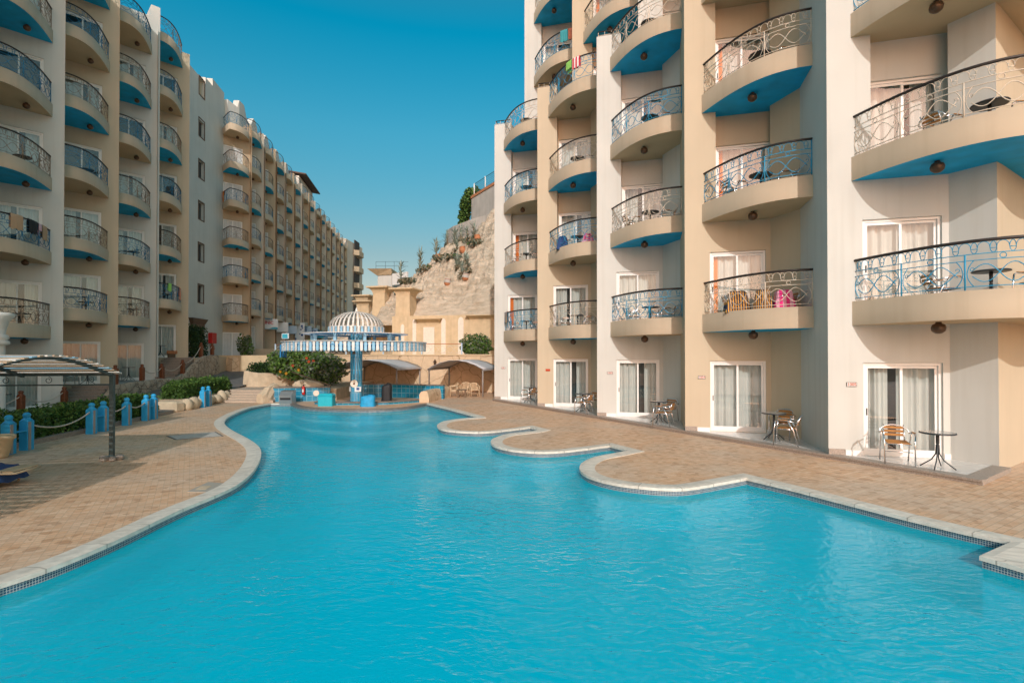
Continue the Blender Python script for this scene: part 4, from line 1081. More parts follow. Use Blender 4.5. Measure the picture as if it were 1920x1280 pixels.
# tables behind the left rails
for i, k in ((1, 1), (1, 3), (2, 1), (2, 3), (3, 1), (3, 2), (4, 1), (4, 3)):
    p = LFR[i] @ Vector((-1.35, -.85, 0)); z = LBASE[i]+3.0+3.2*(k-1)+.27
    LBN = {1: 'white bay at the left photo edge', 2: 'second left bay, tan', 3: 'third left bay, white', 4: 'fourth left bay, tan'}
    make_table((p.x, p.y, z), k, 'dark round table on the %s floor balcony, %s' % (ORD[k], LBN[i]), GT)
for i, (x, y) in {1: (-1.9, -1.0), 2: (-1.3, -1.1), 3: (-1.55, -1.0), 4: (-1.7, -.9)}.items():
    p = LFR[i] @ Vector((x, y, 0)); make_table((p.x, p.y, LBASE[i]+.04), i, 'dark round table on the ground terrace, %s' % LBN[i], GT)
    p = LFR[i] @ Vector((x-.65, y-.1, 0)); make_chair((p.x, p.y, LBASE[i]+.04), LR+1.2, 'grey armchair beside the ground terrace table, %s' % LBN[i], GC)
cl = BT_L.cv; LL = cl.L
z = LBASE[1]+3.0+3.2
towel(cl, LFR[1], z, LL-2.75, LL-2.25, .55, .5, T_TANSTR, 'tan striped towel farthest left on the second floor rail at the photo edge')
towel(cl, LFR[1], z, LL-1.95, LL-1.35, .50, .5, T_BLACK, 'black garment on the second floor rail at the left photo edge', 'cloth')
towel(cl, LFR[1], z, LL-1.25, LL-.98, .28, .4, T_PINKW, 'small white and pink garment on the second floor rail at left edge', 'cloth')
towel(cl, LFR[1], z, LL-.92, LL-.42, .58, .5, T_TANSTR, 'tan striped towel right of the pink garment on the left rail')
z = LBASE[4]+3.0
towel(cl, LFR[4], z, LL-2.6, LL-2.3, .45, .4, T_GREEN, 'green towel on the first floor rail of the fourth left bay')
towel(cl, LFR[4], z, LL-.65, LL-.30, .75, .5, T_CORAL, 'peach towel at the right end of the fourth left bay rail')
o = towel(BT_5.cv, frame(*LD(FZ[0]), LR), 2.22+3.0+3.2*3, .3, .6, .9, .3, T_ORANGE, 'orange cloth hanging below a far angular balcony', 'cloth')

# ------------------------------------------------------------------ left terraces, ramp, steps
def slabZ(name, Z0, Z1, t0, t1, z0, z1, m, mtop=None):
    mb = MB(); mb.prism([Lp(Z0, t0), Lp(Z0, t1), Lp(Z1, t1), Lp(Z1, t0)], z0, z1, 0, mtop=1 if mtop else 0, bot=False)
    return struct(mb.build(name, [m, mtop or m]))
TG = mat('grey_terrace_tile', (.34, .335, .32), .5, var=.12, scale=3)
slabZ('terrace', 8, 23.0, -4.2, .95, -.02, .085, M['granite'], TG)
slabZ('terrace', 24.6, 30.2, -4.2, .95, -.02, .95, M['tan'], TG)
slabZ('terrace', 33.0, 47.5, -4.6, .95, -.02, 2.225, M['tan'], TG)
slabZ('terrace', 47.5, 130, -4.6, 14, -.02, 2.95, M['tan'], TG)
def steps(name, Z0, Z1, t0, t1, z0, z1, n, m):
    mb = MB(); dz = (z1-z0)/n; dZ = (Z1-Z0)/n
    for k in range(n):
        a = Z0+dZ*k; mb.prism([Lp(a, t0), Lp(a, t1), Lp(Z1, t1), Lp(Z1, t0)], z0-.02 if k == 0 else z0+dz*k+.001, z0+dz*(k+1), 0)
        mb.prism([Lp(a-.025, t0), Lp(a-.025, t1), Lp(a-.001, t1), Lp(a-.001, t0)], z0+dz*(k+1)-.035, z0+dz*(k+1), 0)
    return struct(mb.build(name, [m]))
steps('steps', 23.0, 24.6, -.9, .85, .085, .95, 6, M['step'])
steps('steps', 30.2, 33.0, -.9, .85, .95, 2.225, 8, M['step'])
# ramp
def rz_(Z): return max(.006, .3+.07*(Z-24.7)) if Z < 46 else 1.79
mb = MB(); zs = [6, 14, 18, 20.4, 24, 28, 32, 36, 40, 44, 47.5]
for a, b in zip(zs, zs[1:]):
    mb.quad((*Lp(a, .9), rz_(a)), (*Lp(a, 5.3), rz_(a)), (*Lp(b, 5.3), rz_(b)), (*Lp(b, .9), rz_(b)))
struct(mb.build('path', [M['asphalt']]))
# landing and pale steps by the pool
steps('steps', 26.0, 27.6, 5.55, 8.1, 0, .55, 5, M['pstep'])
mb = MB(); mb.prism([Lp(27.6, 5.0), Lp(27.6, 8.1), Lp(33, 8.4), Lp(33, 5.0)], -.02, .548, 0); struct(mb.build('landing', [M['pstep']]))
steps('steps', 39.2, 41.2, 1.4, 3.0, 1.3, 2.225, 8, M['step'])
steps('steps', 45.0, 47.4, 2.6, 5.0, 1.75, 2.95, 8, M['step'])
# rubble wall between path and terraces
def ribbon_wall(name, pts, zb, zt, th, m, label, cat='wall', jit=.03, parent=None):
    """pts plan polyline, zb/zt lists of bottom/top heights"""
    rnd = random.Random(len(pts)*7+int(zt[0]*100)); mb = MB(); N = []
    dense = []
    for i in range(len(pts)-1):
        n = max(2, int(math.dist(pts[i], pts[i+1])/.35))
        for k in range(n):
            t = k/n; dense.append((pts[i][0]+(pts[i+1][0]-pts[i][0])*t, pts[i][1]+(pts[i+1][1]-pts[i][1])*t, zb[i]+(zb[i+1]-zb[i])*t, zt[i]+(zt[i+1]-zt[i])*t))
    dense.append((*pts[-1], zb[-1], zt[-1])); v = []; f = []
    for i, (x, y, a, b) in enumerate(dense):
        p = dense[max(i-1, 0)]; q = dense[min(i+1, len(dense)-1)]; d = Vector((q[0]-p[0], q[1]-p[1])).normalized(); n = Vector((d.y, -d.x))
        j = lambda: (rnd.random()-.5)*2*jit
        prof = [(th/2, a), (th/2+j(), a+(b-a)*.35), (th/2+j()-.02, a+(b-a)*.72), (th*.32, b-.03+j()), (0, b+j()), (-th*.32, b-.03+j()), (-th/2, a+(b-a)*.7), (-th/2, a)]
        v += [(x+n.x*o, y+n.y*o, z) for o, z in prof]
    K = 8
    for i in range(len(dense)-1):
        for k in range(K-1): f.append((i*K+k, (i+1)*K+k, (i+1)*K+k+1, i*K+k+1))
    f.append(tuple(range(K))); f.append(tuple(range((len(dense)-1)*K, len(dense)*K)))
    mb.add(v, f, 0, False); o = mb.build(name, [m], loc=(pts[0][0], pts[0][1], 0)); fix_normals(o.data)
    return tag(o, label, cat)
ZW = [10, 19, 23.6, 24.4, 26, 30.4, 31.2, 33.4, 34.4, 36.0]
ribbon_wall('rubble_wall', [Lp(Z, 1.05) for Z in ZW], [-.05 if Z < 20 else rz_(Z)-.1 for Z in ZW], [.2, .28, .42, 1.0, 1.05, 1.1, 1.3, 2.25, 2.38, 2.4], .36, M['stonewall'], 'rough rubble stone wall climbing between the path and the left terraces')
ribbon_wall('planter_wall', [Lp(38.8, .4), Lp(37.6, 1.6), Lp(38.6, 2.9), Lp(41.5, 3.4), Lp(44, 2.6)], [1.0]*5, [2.3, 2.2, 2.0, 2.3, 2.75], .4, M['cracked'], 'cream sculpted planter wall between two stairways on the far path')

# ------------------------------------------------------------------ vegetation
def foliage(n, sampler, size, mats, weights, seed=1, aspect=1.6):
    rnd = random.Random(seed); mb = MB(); v = []; f = []; mi = []
    for _ in range(n):
        p, nrm = sampler(rnd); s_ = size*(.6+.8*rnd.random())
        d = Vector((rnd.gauss(0, 1), rnd.gauss(0, 1), rnd.gauss(0, 1))); d = (d.normalized()+Vector(nrm)*.7).normalized()
        a = d.orthogonal().normalized(); a.rotate(Matrix.Rotation(rnd.random()*2*PI, 3, d)); b = d.cross(a)
        p = Vector(p); o = len(v); a *= s_*aspect/2; b *= s_/2
        v += [p-a, p+b*.9-d*s_*.1, p+a, p-b*.9-d*s_*.1]; f.append((o, o+1, o+2, o+3)); mi.append(rnd.choices(range(len(mats)), weights)[0])
    mb.v = [tuple(q) for q in v]; mb.f = f; mb.m = mi; mb.sm = [False]*len(f)
    return mb
def box_sampler(P, L_, W_, H_, ang, shell=.65):
    """points spread through a clipped hedge: mostly in its outer shell, lumpy top"""
    ca, sa = math.cos(ang), math.sin(ang)
    def fn(r):
        while True:
            a, b, c = r.random()*2-1, r.random()*2-1, r.random()
            if max(abs(a)**1.2, abs(b), c) > shell or r.random() < .15: break
        lump = 1+.10*math.sin(a*L_*2.1+b)+.06*math.sin(a*L_*5.3+2*b)
        e = (1-.35*max(0, abs(a)-.85)/.15)
        x, y, z = a*L_/2, b*W_/2*lump*(1-.12*c), c*H_*lump*e
        n = Vector((a if abs(a) > .9 else 0, b if abs(b) > .7 else 0, c-.4))
        return ((P[0]+x*ca-y*sa, P[1]+x*sa+y*ca, P[2]+z+r.gauss(0, .03)), n if n.length else (0, 0, 1))
    return fn
def ball_sampler(P, R, shell=.55, lumps=5, seed=3):
    rr = random.Random(seed); ls = [(Vector((rr.gauss(0, 1), rr.gauss(0, 1), rr.gauss(0, 1))).normalized(), .15+.35*rr.random()) for _ in range(lumps)]
    def fn(r):
        d = Vector((r.gauss(0, 1), r.gauss(0, 1), r.gauss(0, 1))).normalized()
        k = 1+sum(w*max(0, d.dot(l))**6 for l, w in ls)-.12*math.sin(d.x*7+d.z*9)
        q = (shell+(1-shell)*r.random()**.6)*k
        return ((P[0]+d.x*R[0]*q, P[1]+d.y*R[1]*q, P[2]+max(-.9, d.z)*R[2]*q), d)
    return fn
ANG_L = math.atan2(1, -.153)
def hedge(name, Z0, Z1, t, W_, z0, H_, label, mats=('leaf_a', 'leaf_b'), wts=(3, 1.3), n=5200, size=.075, seed=1, cat='hedge'):
    c = Lp((Z0+Z1)/2, t); L_ = (Z1-Z0)/math.cos(math.atan(.153))
    root = empty(name, (c[0], c[1], z0), 0, label, cat)
    mb = foliage(n, box_sampler((0, 0, 0.02), L_, W_, H_, ANG_L), size, [M[k] for k in mats], wts, seed); mb.build('foliage', [M[k] for k in mats], root)
    mb = MB(); rnd = random.Random(seed)
    for k in range(int(L_*3)):
        x, y = (rnd.random()-.5)*L_*.92, (rnd.random()-.5)*W_*.5; ca, sa = math.cos(ANG_L), math.sin(ANG_L)
        p = (x*ca-y*sa, x*sa+y*ca); mb.tube([(p[0], p[1], -.03), (p[0]+.05*rnd.gauss(0, 1), p[1]+.05*rnd.gauss(0, 1), H_*.55)], [.018, .008], 4)
    mb.build('stem', [M['bark']], root); return root
hedge('clipped_hedge', 12.2, 20.3, 4.95, .85, .05, .78, 'long clipped hedge behind the row of blue posts and rope', n=12000, seed=2)
hedge('clipped_hedge', 22.6, 28.2, 4.7, 1.0, .45, .72, 'clipped hedge above the boulder kerb beside the pale steps', n=8000, seed=3)
hedge('clipped_hedge', 30.6, 33.2, 5.9, 1.5, 1.1, .75, 'small dark hedge in the cream planter on the landing', ('leaf_d', 'leaf_a'), (3, 1), 4200, .07, 5)
hedge('tall_shrub', 34.3, 36.6, -.55, 1.5, 2.25, 1.95, 'tall dark clipped shrub beside the brown building entrance', ('leaf_d', 'leaf_a'), (4, 1), 6500, .075, 6, 'shrub')
# kerbs and boulders of the beds
mb = MB(); mb.prism([Lp(11.5, 5.32), Lp(21.2, 5.32), Lp(21.2, 5.5), Lp(11.5, 5.5)], -.01, .13, 0); mb.prism([Lp(11.5, 4.3), Lp(21.2, 4.3), Lp(21.2, 5.32), Lp(11.5, 5.32)], -.01, .05, 1)
struct(mb.build('planting_bed', [M['step'], M['ground']]))
def boulder_mb(c, r, seed):
    mb = MB(); rnd = random.Random(seed); mb.sphere((0, 0, 0), r, 0, 10, 7)
    ph = [rnd.random()*6 for _ in range(4)]
    mb.v = [tuple(Vector(p)*(1+.10*math.sin(p[0]*7/r[0]*.5+ph[0])+.08*math.sin(p[1]*6/r[1]*.5+ph[1])+.07*math.sin(p[2]*5/r[2]*.6+ph[2]))+Vector(c)) for p in mb.v]
    mb.v = [(p[0], p[1], max(p[2], c[2]-r[2]*.9)) for p in mb.v]
    return mb
for k in range(9):
    Z = 22.5+k*.52; p = Lp(Z, 5.38+.06*math.sin(k)); r = (.26+.05*math.sin(k*2.1), .30, .30+.05*math.cos(k*1.7))
    o = boulder_mb((0, 0, 0), r, k).build('boulder', [M['rock']]); o.location = (p[0], p[1], .22)
    tag(o, 'cream boulder edging the raised hedge bed left of the pale steps', 'boulder', 'boulders edging the hedge bed')
mb = MB(); mb.rbox((0, 0, .19), (1.0, .55, .46), 0, .08, -.15); o = mb.build('stone_block', [M['rock']]); o.location = (*Lp(22.0, 4.95), 0); tag(o, 'pale stone block closing the near end of the raised hedge bed', 'stone')
mb = MB(); mb.prism([Lp(22.3, 4.2), Lp(28.4, 4.2), Lp(28.4, 5.3), Lp(22.3, 5.3)], -.01, .46, 0); struct(mb.build('planting_bed', [M['ground']]))
ribbon_wall('planter_wall', [Lp(33.0, 5.1), Lp(30.2, 5.2), Lp(30.0, 6.0), Lp(31.3, 7.6), Lp(31.0, 8.6)], [.5]*5, [1.5, 1.48, 1.35, 1.2, 1.2], .34, M['rock'], 'cream rendered planter wall around the small dark hedge on the landing')
mb = MB(); mb.prism([Lp(30.4, 5.3), Lp(31.2, 7.5), Lp(35.5, 8.5), Lp(35.5, 5.3)], .5, 1.1, 0); struct(mb.build('planting_bed', [M['ground']]))

# flowering bush by the bar
root = empty('flowering_bush', (-11.9, 30.2, .6), 0, 'big flowering bush with red blooms left of the pool bar', 'bush')
mb = foliage(5200, ball_sampler((-.7, .1, 1.3), (1.5, .9, 1.0), .5, 6, 1), .115, [M['leaf_a'], M['leaf_b'], M['leaf_g']], (2, 3, .8), 11); mb.build('foliage', [M['leaf_a'], M['leaf_b'], M['leaf_g']], root)
mb = foliage(3600, ball_sampler((.95, -.1, .95), (1.05, .8, .85), .5, 5, 2), .10, [M['leaf_a'], M['leaf_g'], M['leaf_b']], (1.2, 2.4, 1.6), 12); mb.build('foliage', [M['leaf_a'], M['leaf_g'], M['leaf_b']], root)
mb = foliage(1600, ball_sampler((-1.9, .4, 1.5), (.7, .6, .5), .4, 5, 4), .11, [M['leaf_g'], M['leaf_b']], (2, 2), 14); mb.build('foliage', [M['leaf_g'], M['leaf_b']], root)
rnd = random.Random(5)
for k, (x, y, z) in enumerate([(.25, -.95, 1.62), (.4, -1.0, 1.42), (.62, -.9, 1.45), (-.55, -.9, 1.18), (-.9, -.95, .75), (-1.3, -.8, .85), (-.2, -.95, .95)]):
    mb = MB()
    for q in range(7):
        a = q*2*PI/7; mb.add([(0, 0, 0), (.07*math.cos(a), -.03, .07*math.sin(a)), (.09*math.cos(a+.35), -.05, .09*math.sin(a+.35)), (.07*math.cos(a+.7), -.03, .07*math.sin(a+.7))], [(0, 1, 2, 3)])
    o = mb.build('flower', [M['flower'] if k < 4 else M['yflower']], root); o.location = (x, y, z)
mb = MB()
for k in range(9): mb.tube([(-.4+.12*k, .1, -.2), (-.9+.25*k+.1*rnd.gauss(0, 1), .1, .5), (-1.4+.4*k, .15+.2*rnd.gauss(0, 1), 1.2)], [.03, .02, .01], 5)
mb.build('branch', [M['bark']], root)
def bush(name, loc, R, label, mats, wts, n, size, seed, cat='bush'):
    root = empty(name, loc, 0, label, cat)
    foliage(n, ball_sampler((0, 0, R[2]*.85), R, .5, 6, seed), size, [M[k] for k in mats], wts, seed).build('foliage', [M[k] for k in mats], root)
    mb = MB(); rr = random.Random(seed)
    for k in range(7): mb.tube([(.05*rr.gauss(0, 1), .05*rr.gauss(0, 1), -.05), (R[0]*.5*rr.gauss(0, 1)*.6, R[1]*.4*rr.gauss(0, 1)*.6, R[2]*1.1)], [.03, .01], 5)
    mb.build('stem', [M['bark']], root); return root
bush('round_bush', (-2.35, 34.2, 2.4), (1.05, .8, .62), 'round green bush on top of the cream retaining wall', ('leaf_a', 'leaf_b', 'leaf_g'), (2, 2, 1), 4600, .08, 21)
root = empty('potted_palm', (*Lp(39.3, 1.9), 1.9), 0, 'small leafy plant in the sculpted planter between the stairways', 'plant')
foliage(1500, ball_sampler((0, 0, 1.0), (.55, .5, .95), .2, 6, 9), .11, [M['leaf_g'], M['leaf_a']], (1, 2), 31).build('foliage', [M['leaf_g'], M['leaf_a']], root)
mb = MB(); mb.tube([(0, 0, -.1), (.04, 0, .9), (0, .03, 1.7)], [.03, .02, .008], 5); mb.build('stem', [M['bark']], root)

# ------------------------------------------------------------------ posts and ropes
def blue_post(loc, rz, label, group):
    if 'bpost' not in FIRST:
        t = empty('bollard', loc, rz, label, 'post', group); FIRST['bpost'] = t
        mb = MB(); mb.rbox((0, 0, .36), (.21, .21, .76), 0, .012); mb.lathe([(.115, .74), (.115, .76), (.075, .79), (.07, .82)], n=8, mi=0, smooth=False); mb.sphere((0, 0, .87), (.085, .085, .075), 0, 12, 8); mb.build('shaft', M['bluepost'], t)
        mb = MB(); mb.box((.112, -.05, .36), (.02, .07, .70)); mb.build('board', M['greystrip'], t)
        return t
    return dup(FIRST['bpost'], loc, rz, label, group)
GB = 'blue posts along the pool deck'
BP = [(-12.2, 12.5), (-12.28, 13.05), (-12.8, 15.7), (-12.88, 16.25), (-13.15, 17.6), (-13.38, 18.85), (-13.42, 19.3), (-14.15, 23.6), (-14.2, 24.1)]
BL = ['blue post nearest the left photo edge, beside the cream pot', 'second blue post from the left, joined to the edge post', 'third blue post from the left, left of the pergola leg', 'fourth blue post from the left, just behind the pergola leg', 'single blue post at the middle of the hedge', 'sixth blue post from the left, rope tied to its top', 'seventh blue post from the left, at the end of the long hedge', 'left one of the two blue posts by the boulder kerb', 'right one of the two blue posts by the boulder kerb']
for (x, y), l in zip(BP, BL): blue_post((x, y, .005), .08, l, GB)
for a, b in ((0, 1), (2, 3), (5, 6)):
    A, B = Vector(BP[a]), Vector(BP[b]); mb = MB(); d = (B-A)
    mb.box((0, 0, 0), (.12, d.length+.1, .03)); o = mb.build('shelf_board', [M['bluepost']]); o.location = (*((A+B)/2+Vector((.02, 0))), .47+.03); o.rotation_euler = (0, 0, math.atan2(-d.x, d.y))
    tag(o, 'blue board joining %s pair of blue posts' % {0: 'the leftmost', 2: 'the second', 5: 'the third'}[a], 'board', 'boards joining blue posts')
def rope(p, q, sag, r, label, cat='rope', group='ropes strung between posts', m='rope'):
    P, Q = Vector(p), Vector(q); pts = []
    for i in range(17):
        t = i/16; v = P.lerp(Q, t); v.z -= sag*4*t*(1-t); pts.append(v-P)
    mb = MB(); mb.tube(pts, r, 6); o = mb.build('rope', [M[m]]); o.location = p; return tag(o, label, cat, group)
h = .70
rope((*BP[1], h-.03), (*BP[2], h), .26, .022, 'pale rope sagging before the hedge between second and third blue posts')
rope((*BP[3], h), (*BP[4], h), .15, .022, 'pale rope behind the pergola leg to the single blue post')
rope((*BP[4], h), (*BP[5], h), .15, .022, 'pale rope from the single blue post to the sixth blue post')
def wood_post(loc, label, group):
    if 'wpost' not in FIRST:
        t = empty('wooden_post', loc, 0, label, 'post', group); FIRST['wpost'] = t
        mb = MB(); mb.rbox((0, 0, .38), (.20, .20, .80), 0, .02); mb.build('shaft', M['wood'], t)
        mb = MB(); mb.lathe([(.10, .78), (.105, .80), (.07, .83), (.065, .85), (.085, .88), (.08, .93), (.03, .965)], n=10); mb.build('finial', M['wood'], t)
        return t
    return dup(FIRST['wpost'], loc, 0, label, group)
GW = 'brown wooden posts along the left terraces'
WP = [(19.6, .5, .085), (21.9, .5, .085), (25.0, .75, .95), (27.3, .75, .95), (29.3, .75, .95), (31.2, 1.0, 1.15), (33.9, .9, 2.25), (35.6, .9, 2.25)]
WLb = ['brown post farthest left, in front of the ground terrace door', 'brown post at the foot of the nearest terrace steps', 'brown post beside the pergola corner on the rubble wall', 'brown post at the second terrace door, on the rubble wall', 'brown post at the foot of the upper terrace steps, left one', 'brown post beside the upper terrace steps, right one', 'brown post at the top of the upper terrace steps', 'brown post in front of the tall dark shrub']
WQ = [(*Lp(Z, t), z) for Z, t, z in WP]
for p, l in zip(WQ, WLb): wood_post(p, l, GW)
RL = {0: 'rope between the two leftmost brown posts', 3: 'rope from the second-door brown post to the upper steps', 4: 'rope across the foot of the upper terrace steps', 5: 'rope climbing beside the upper terrace steps', 6: 'rope before the tall dark shrub between brown posts'}
for a in RL: rope((WQ[a][0], WQ[a][1], WQ[a][2]+.76), (WQ[a+1][0], WQ[a+1][1], WQ[a+1][2]+.76), .32, .02, RL[a])
e = Lp(16.8, .7); rope((WQ[0][0], WQ[0][1], .84), (e[0], e[1], .84), .3, .02, 'rope running out of the left edge from the first brown post')

# ------------------------------------------------------------------ pergolas, lounger, pot and column at left
def pergola(y_far, xr, label):
    """slatted barrel roof; right edge runs along the deck, posts at the far corners"""
    t = empty('pergola', (xr, y_far, 0), math.atan(.155), label, 'pergola', 'slatted pergolas on the left deck')
    D = 4.25; Wd = 3.6
    def arch(v): return 1.95+.42*math.sin(PI*v)     # v: 0 far eave .. 1 near eave
    for x in (0, -Wd):
        for y in (0, -D):
            mb = MB(); mb.box((x, y, .97), (.085, .085, 1.94)); mb.build('post', M['greenmetal'], t)
            mb = MB(); rr = random.Random(int(x*10+y*7))
            for k in range(6):
                a = k*PI/3; mb.rbox((x+.16*math.cos(a), y+.14*math.sin(a), .05), (.17, .13, .11), 0, .03, a)
            mb.build('footing', M['step'], t)
    for x in (0, -1.8, -Wd):
        mb = MB(); mb.tube([(x, -D*i/16, arch(i/16)-.03) for i in range(17)], .04, 4, smooth=False); mb.build('rib', M['greenmetal'], t)
    for y in (0, -D):
        mb = MB(); mb.box((-Wd/2, y, 1.95), (Wd+.05, .05, .05)); mb.box((-Wd/2, y, 1.72), (Wd, .03, .03)); 
        for k in range(4):
            x = -.45-k*.85
            mb.tube([(x+(.03+.05*a/8)*math.cos(a), y, 1.83+(.03+.05*a/8)*math.sin(a)) for a in [i*.6 for i in range(14)]], .008, 4)
        mb.build('eave_rail', M['greenmetal'], t)
    ns = 24; mb = MB()
    for k in range(ns):
        v = (k+.5)/ns; y = -D*v*1.04+.07; z = arch(v)+.015; sl = .42*PI*math.cos(PI*v)/D
        mb.M = Matrix.Translation((-Wd/2, y, z)) @ Matrix.Rotation(-math.atan(sl), 4, 'X')
        mb.box((0, 0, 0), (Wd+.35, .12, .022), (0, 2, 1, 2, 0, 2)[k % 6])
    mb.M = Matrix.Identity(4); mb.build('slat_roof', [M['slatw'], M['slatb'], M['tanslat']], t)
    return t
pergola(11.8, -9.15, 'slatted barrel-roof pergola on the left deck over the sun lounger')
pergola(7.5, -8.05, 'second slatted pergola, nearer the viewer and mostly outside the left edge')
# lounger
t = empty('sun_lounger', (-9.2, 9.55, 0), .15, 'low beige sun lounger with dark towel at the left edge', 'sun lounger')
mb = MB()
for k in range(10): mb.rbox((.1-.19*k, 0, .30), (.16, .62, .025), 0, .006)
mb.build('bed', M['plastic'], t)
mb = MB(); mb.tube([(.22, .31, .27), (-1.8, .31, .27)], .02, 6); mb.tube([(.22, -.31, .27), (-1.8, -.31, .27)], .02, 6); mb.tube([(.22, -.31, .27), (.22, .31, .27)], .02, 6); mb.build('frame', M['plastic'], t)
for x in (-.05, -1.6):
    for y in (-.29, .29):
        mb = MB(); mb.tube([(x, y, .27), (x-.1, y, 0)], .02, 6); mb.build('leg', M['plastic'], t)
draped((-9.6, 9.5, 0), .15, .85, .75, .36, T_BLUE, 'dark navy towel lying on the sun lounger at the left edge', seed=12)
# planter pot and column
mb = MB(); mb.lathe([(.16, 0), (.18, .02), (.27, .42), (.31, .44), (.31, .52), (.27, .52), (.25, .45)], n=20); o = mb.build('planter_pot', [M['sand']]); o.location = (-12.0, 12.05, 0); tag(o, 'tapered cream planter pot cut by the left photo edge', 'pot')
t = empty('ornate_column', (-13.68, 13.6, 0), 0, 'pale column with lotus capital cut by the left photo edge', 'column')
mb = MB(); mb.lathe([(.34, 0), (.34, .2), (.24, .26), (.22, 2.65)], n=18); mb.build('shaft', M['white'], t)
mb = MB(); mb.lathe([(.22, 2.65), (.31, 2.68), (.31, 2.76), (.25, 2.79), (.30, 2.84), (.28, 2.92), (.22, 2.95), (.24, 3.1), (.30, 3.3), (.40, 3.42), (.41, 3.5), (.3, 3.52)], n=18); mb.build('capital', M['white'], t)
# drain cover and patches in the deck
mb = MB(); q = seg([(312, 817), (330, 824), (420, 817), (405, 809)]); mb.prism(q, -.01, .006, 0); q2 = [(a[0]*.93+.07*sum(p[0] for p in q)/4, a[1]*.93+.07*sum(p[1] for p in q)/4) for a in q]; mb.prism(q2, .006, .010, 1)
struct(mb.build('drain_cover', [M['darkmetal'], M['concrete']]))
mb = MB(); mb.prism(seg([(352, 921), (392, 903), (428, 906), (398, 922)]), -.01, .008, 0); mb.prism(seg([(368, 918), (378, 911), (398, 911), (388, 917)]), .008, .012, 1)
struct(mb.build('skimmer_cover', [M['coping'], M['rock']]))

# ------------------------------------------------------------------ pool bar
BX, BY = -7.7, 25.5
bar = empty('pool_bar', (BX, BY, 0), 0, 'round pool bar with striped slat canopy, slatted dome and blue pillar', 'bar')
mb = MB(); mb.lathe([(.30, .1), (.29, 1.0), (.29, 3.4)], n=24, uvscale=1); mb.build('pillar', M['pillartile'], bar)
mb = MB(); mb.lathe([(.52, -.4), (.52, .08)], n=24, uvscale=1); mb.lathe([(.58, .08), (.58, .12)], n=24, mi=1); mb.build('pedestal', [M['bartile'], M['coping_dark']], bar)
def slat_ring(name, R, n, z0, z1, w, parent, alt=(0, 1), jit=.0, tip=.02):
    mb = MB(); rr = random.Random(n)
    for k in range(n):
        a = 2*PI*k/n; mb.M = Matrix.Translation((R*math.cos(a), R*math.sin(a), 0)) @ Matrix.Rotation(a+PI/2, 4, 'Z')
        d = (rr.random()-.5)*jit; mb.box((0, (rr.random()-.5)*.02, (z0+z1)/2+d), (w, .02, z1-z0), alt[k % 2])
        mb.box((0, 0, z0+d-.012), (w*.6, .018, .025), alt[k % 2])
    return mb.build(name, [M['slatw'], M['slatb']], parent)
slat_ring('canopy_fascia', 3.38, 124, 2.60, 2.98, .115, bar, jit=.02)
mb = MB(); mb.tube([(3.36*math.cos(2*PI*k/48), 3.36*math.sin(2*PI*k/48), 2.86) for k in range(48)], .035, 4, closed=True); mb.tube([(3.36*math.cos(2*PI*k/48), 3.36*math.sin(2*PI*k/48), 2.70) for k in range(48)], .03, 4, closed=True)
for k in range(12):
    a = 2*PI*k/12; mb.tube([(.25*math.cos(a), .25*math.sin(a), 2.86), (3.36*math.cos(a), 3.36*math.sin(a), 2.86)], .04, 4, smooth=False)
mb.build('canopy_frame', [M['slatd']], bar)
mb = MB()
for k in range(150):       # lower roof: radial laths over the ring
    a = 2*PI*k/150; mb.M = Matrix.Rotation(a, 4, 'Z'); mb.box((2.55, 0, 3.0), (1.75, .06, .018), k % 2)
mb.M = Matrix.Identity(4); mb.tube([(3.44*math.cos(2*PI*k/60), 3.44*math.sin(2*PI*k/60), 3.015) for k in range(60)], .02, 4, 0, closed=True)
mb.build('canopy_laths', [M['slatw'], M['slatd']], bar)
for k in range(10):
    a = 2*PI*k/10+.15; mb = MB(); mb.box((2.1*math.cos(a), 2.1*math.sin(a), 3.2), (.13, .13, .40), 0, a); mb.build('strut', M['slatb'], bar)
mb = MB()
for k in range(120):
    a = 2*PI*k/120; mb.M = Matrix.Rotation(a, 4, 'Z'); mb.box((1.85, 0, 3.41), (1.3, .05, .018), k % 2)
mb.M = Matrix.Identity(4); mb.tube([(2.5*math.cos(2*PI*k/60), 2.5*math.sin(2*PI*k/60), 3.42) for k in range(60)], .022, 4, 0, closed=True); mb.tube([(2.1*math.cos(2*PI*k/48), 2.1*math.sin(2*PI*k/48), 3.37) for k in range(48)], .03, 4, 1, closed=True)
mb.build('upper_laths', [M['slatw'], M['slatd']], bar)
slat_ring('dome_fascia', 1.33, 52, 3.44, 3.76, .105, bar)
mb = MB()
for k in range(36):
    a = 2*PI*k/36; pts = []
    for i in range(9):
        t = i/8*PI/2*.97; pts.append((1.32*math.cos(t), 3.76+.78*math.sin(t)))
    w = .042
    for (r0, z0), (r1, z1) in zip(pts, pts[1:]):
        mb.M = Matrix.Rotation(a, 4, 'Z'); k0, k1 = (r0/1.32*.75+.25)*w, (r1/1.32*.75+.25)*w
        mb.quad((r0, -k0, z0), (r0, k0, z0), (r1, k1, z1), (r1, -k1, z1), 0)
        mb.quad((r0-.02, k0, z0-.012), (r0-.02, -k0, z0-.012), (r1-.02, -k1, z1-.014), (r1-.02, k1, z1-.014), 0)
mb.M = Matrix.Identity(4)
for r, z in ((1.31, 3.77), (1.10, 4.17), (.62, 4.44)): mb.tube([(r*math.cos(2*PI*k/40)*.985, r*math.sin(2*PI*k/40)*.985, z) for k in range(40)], .018, 4, 0, closed=True)
mb.build('dome', [M['slatw'], M['slatb']], bar)
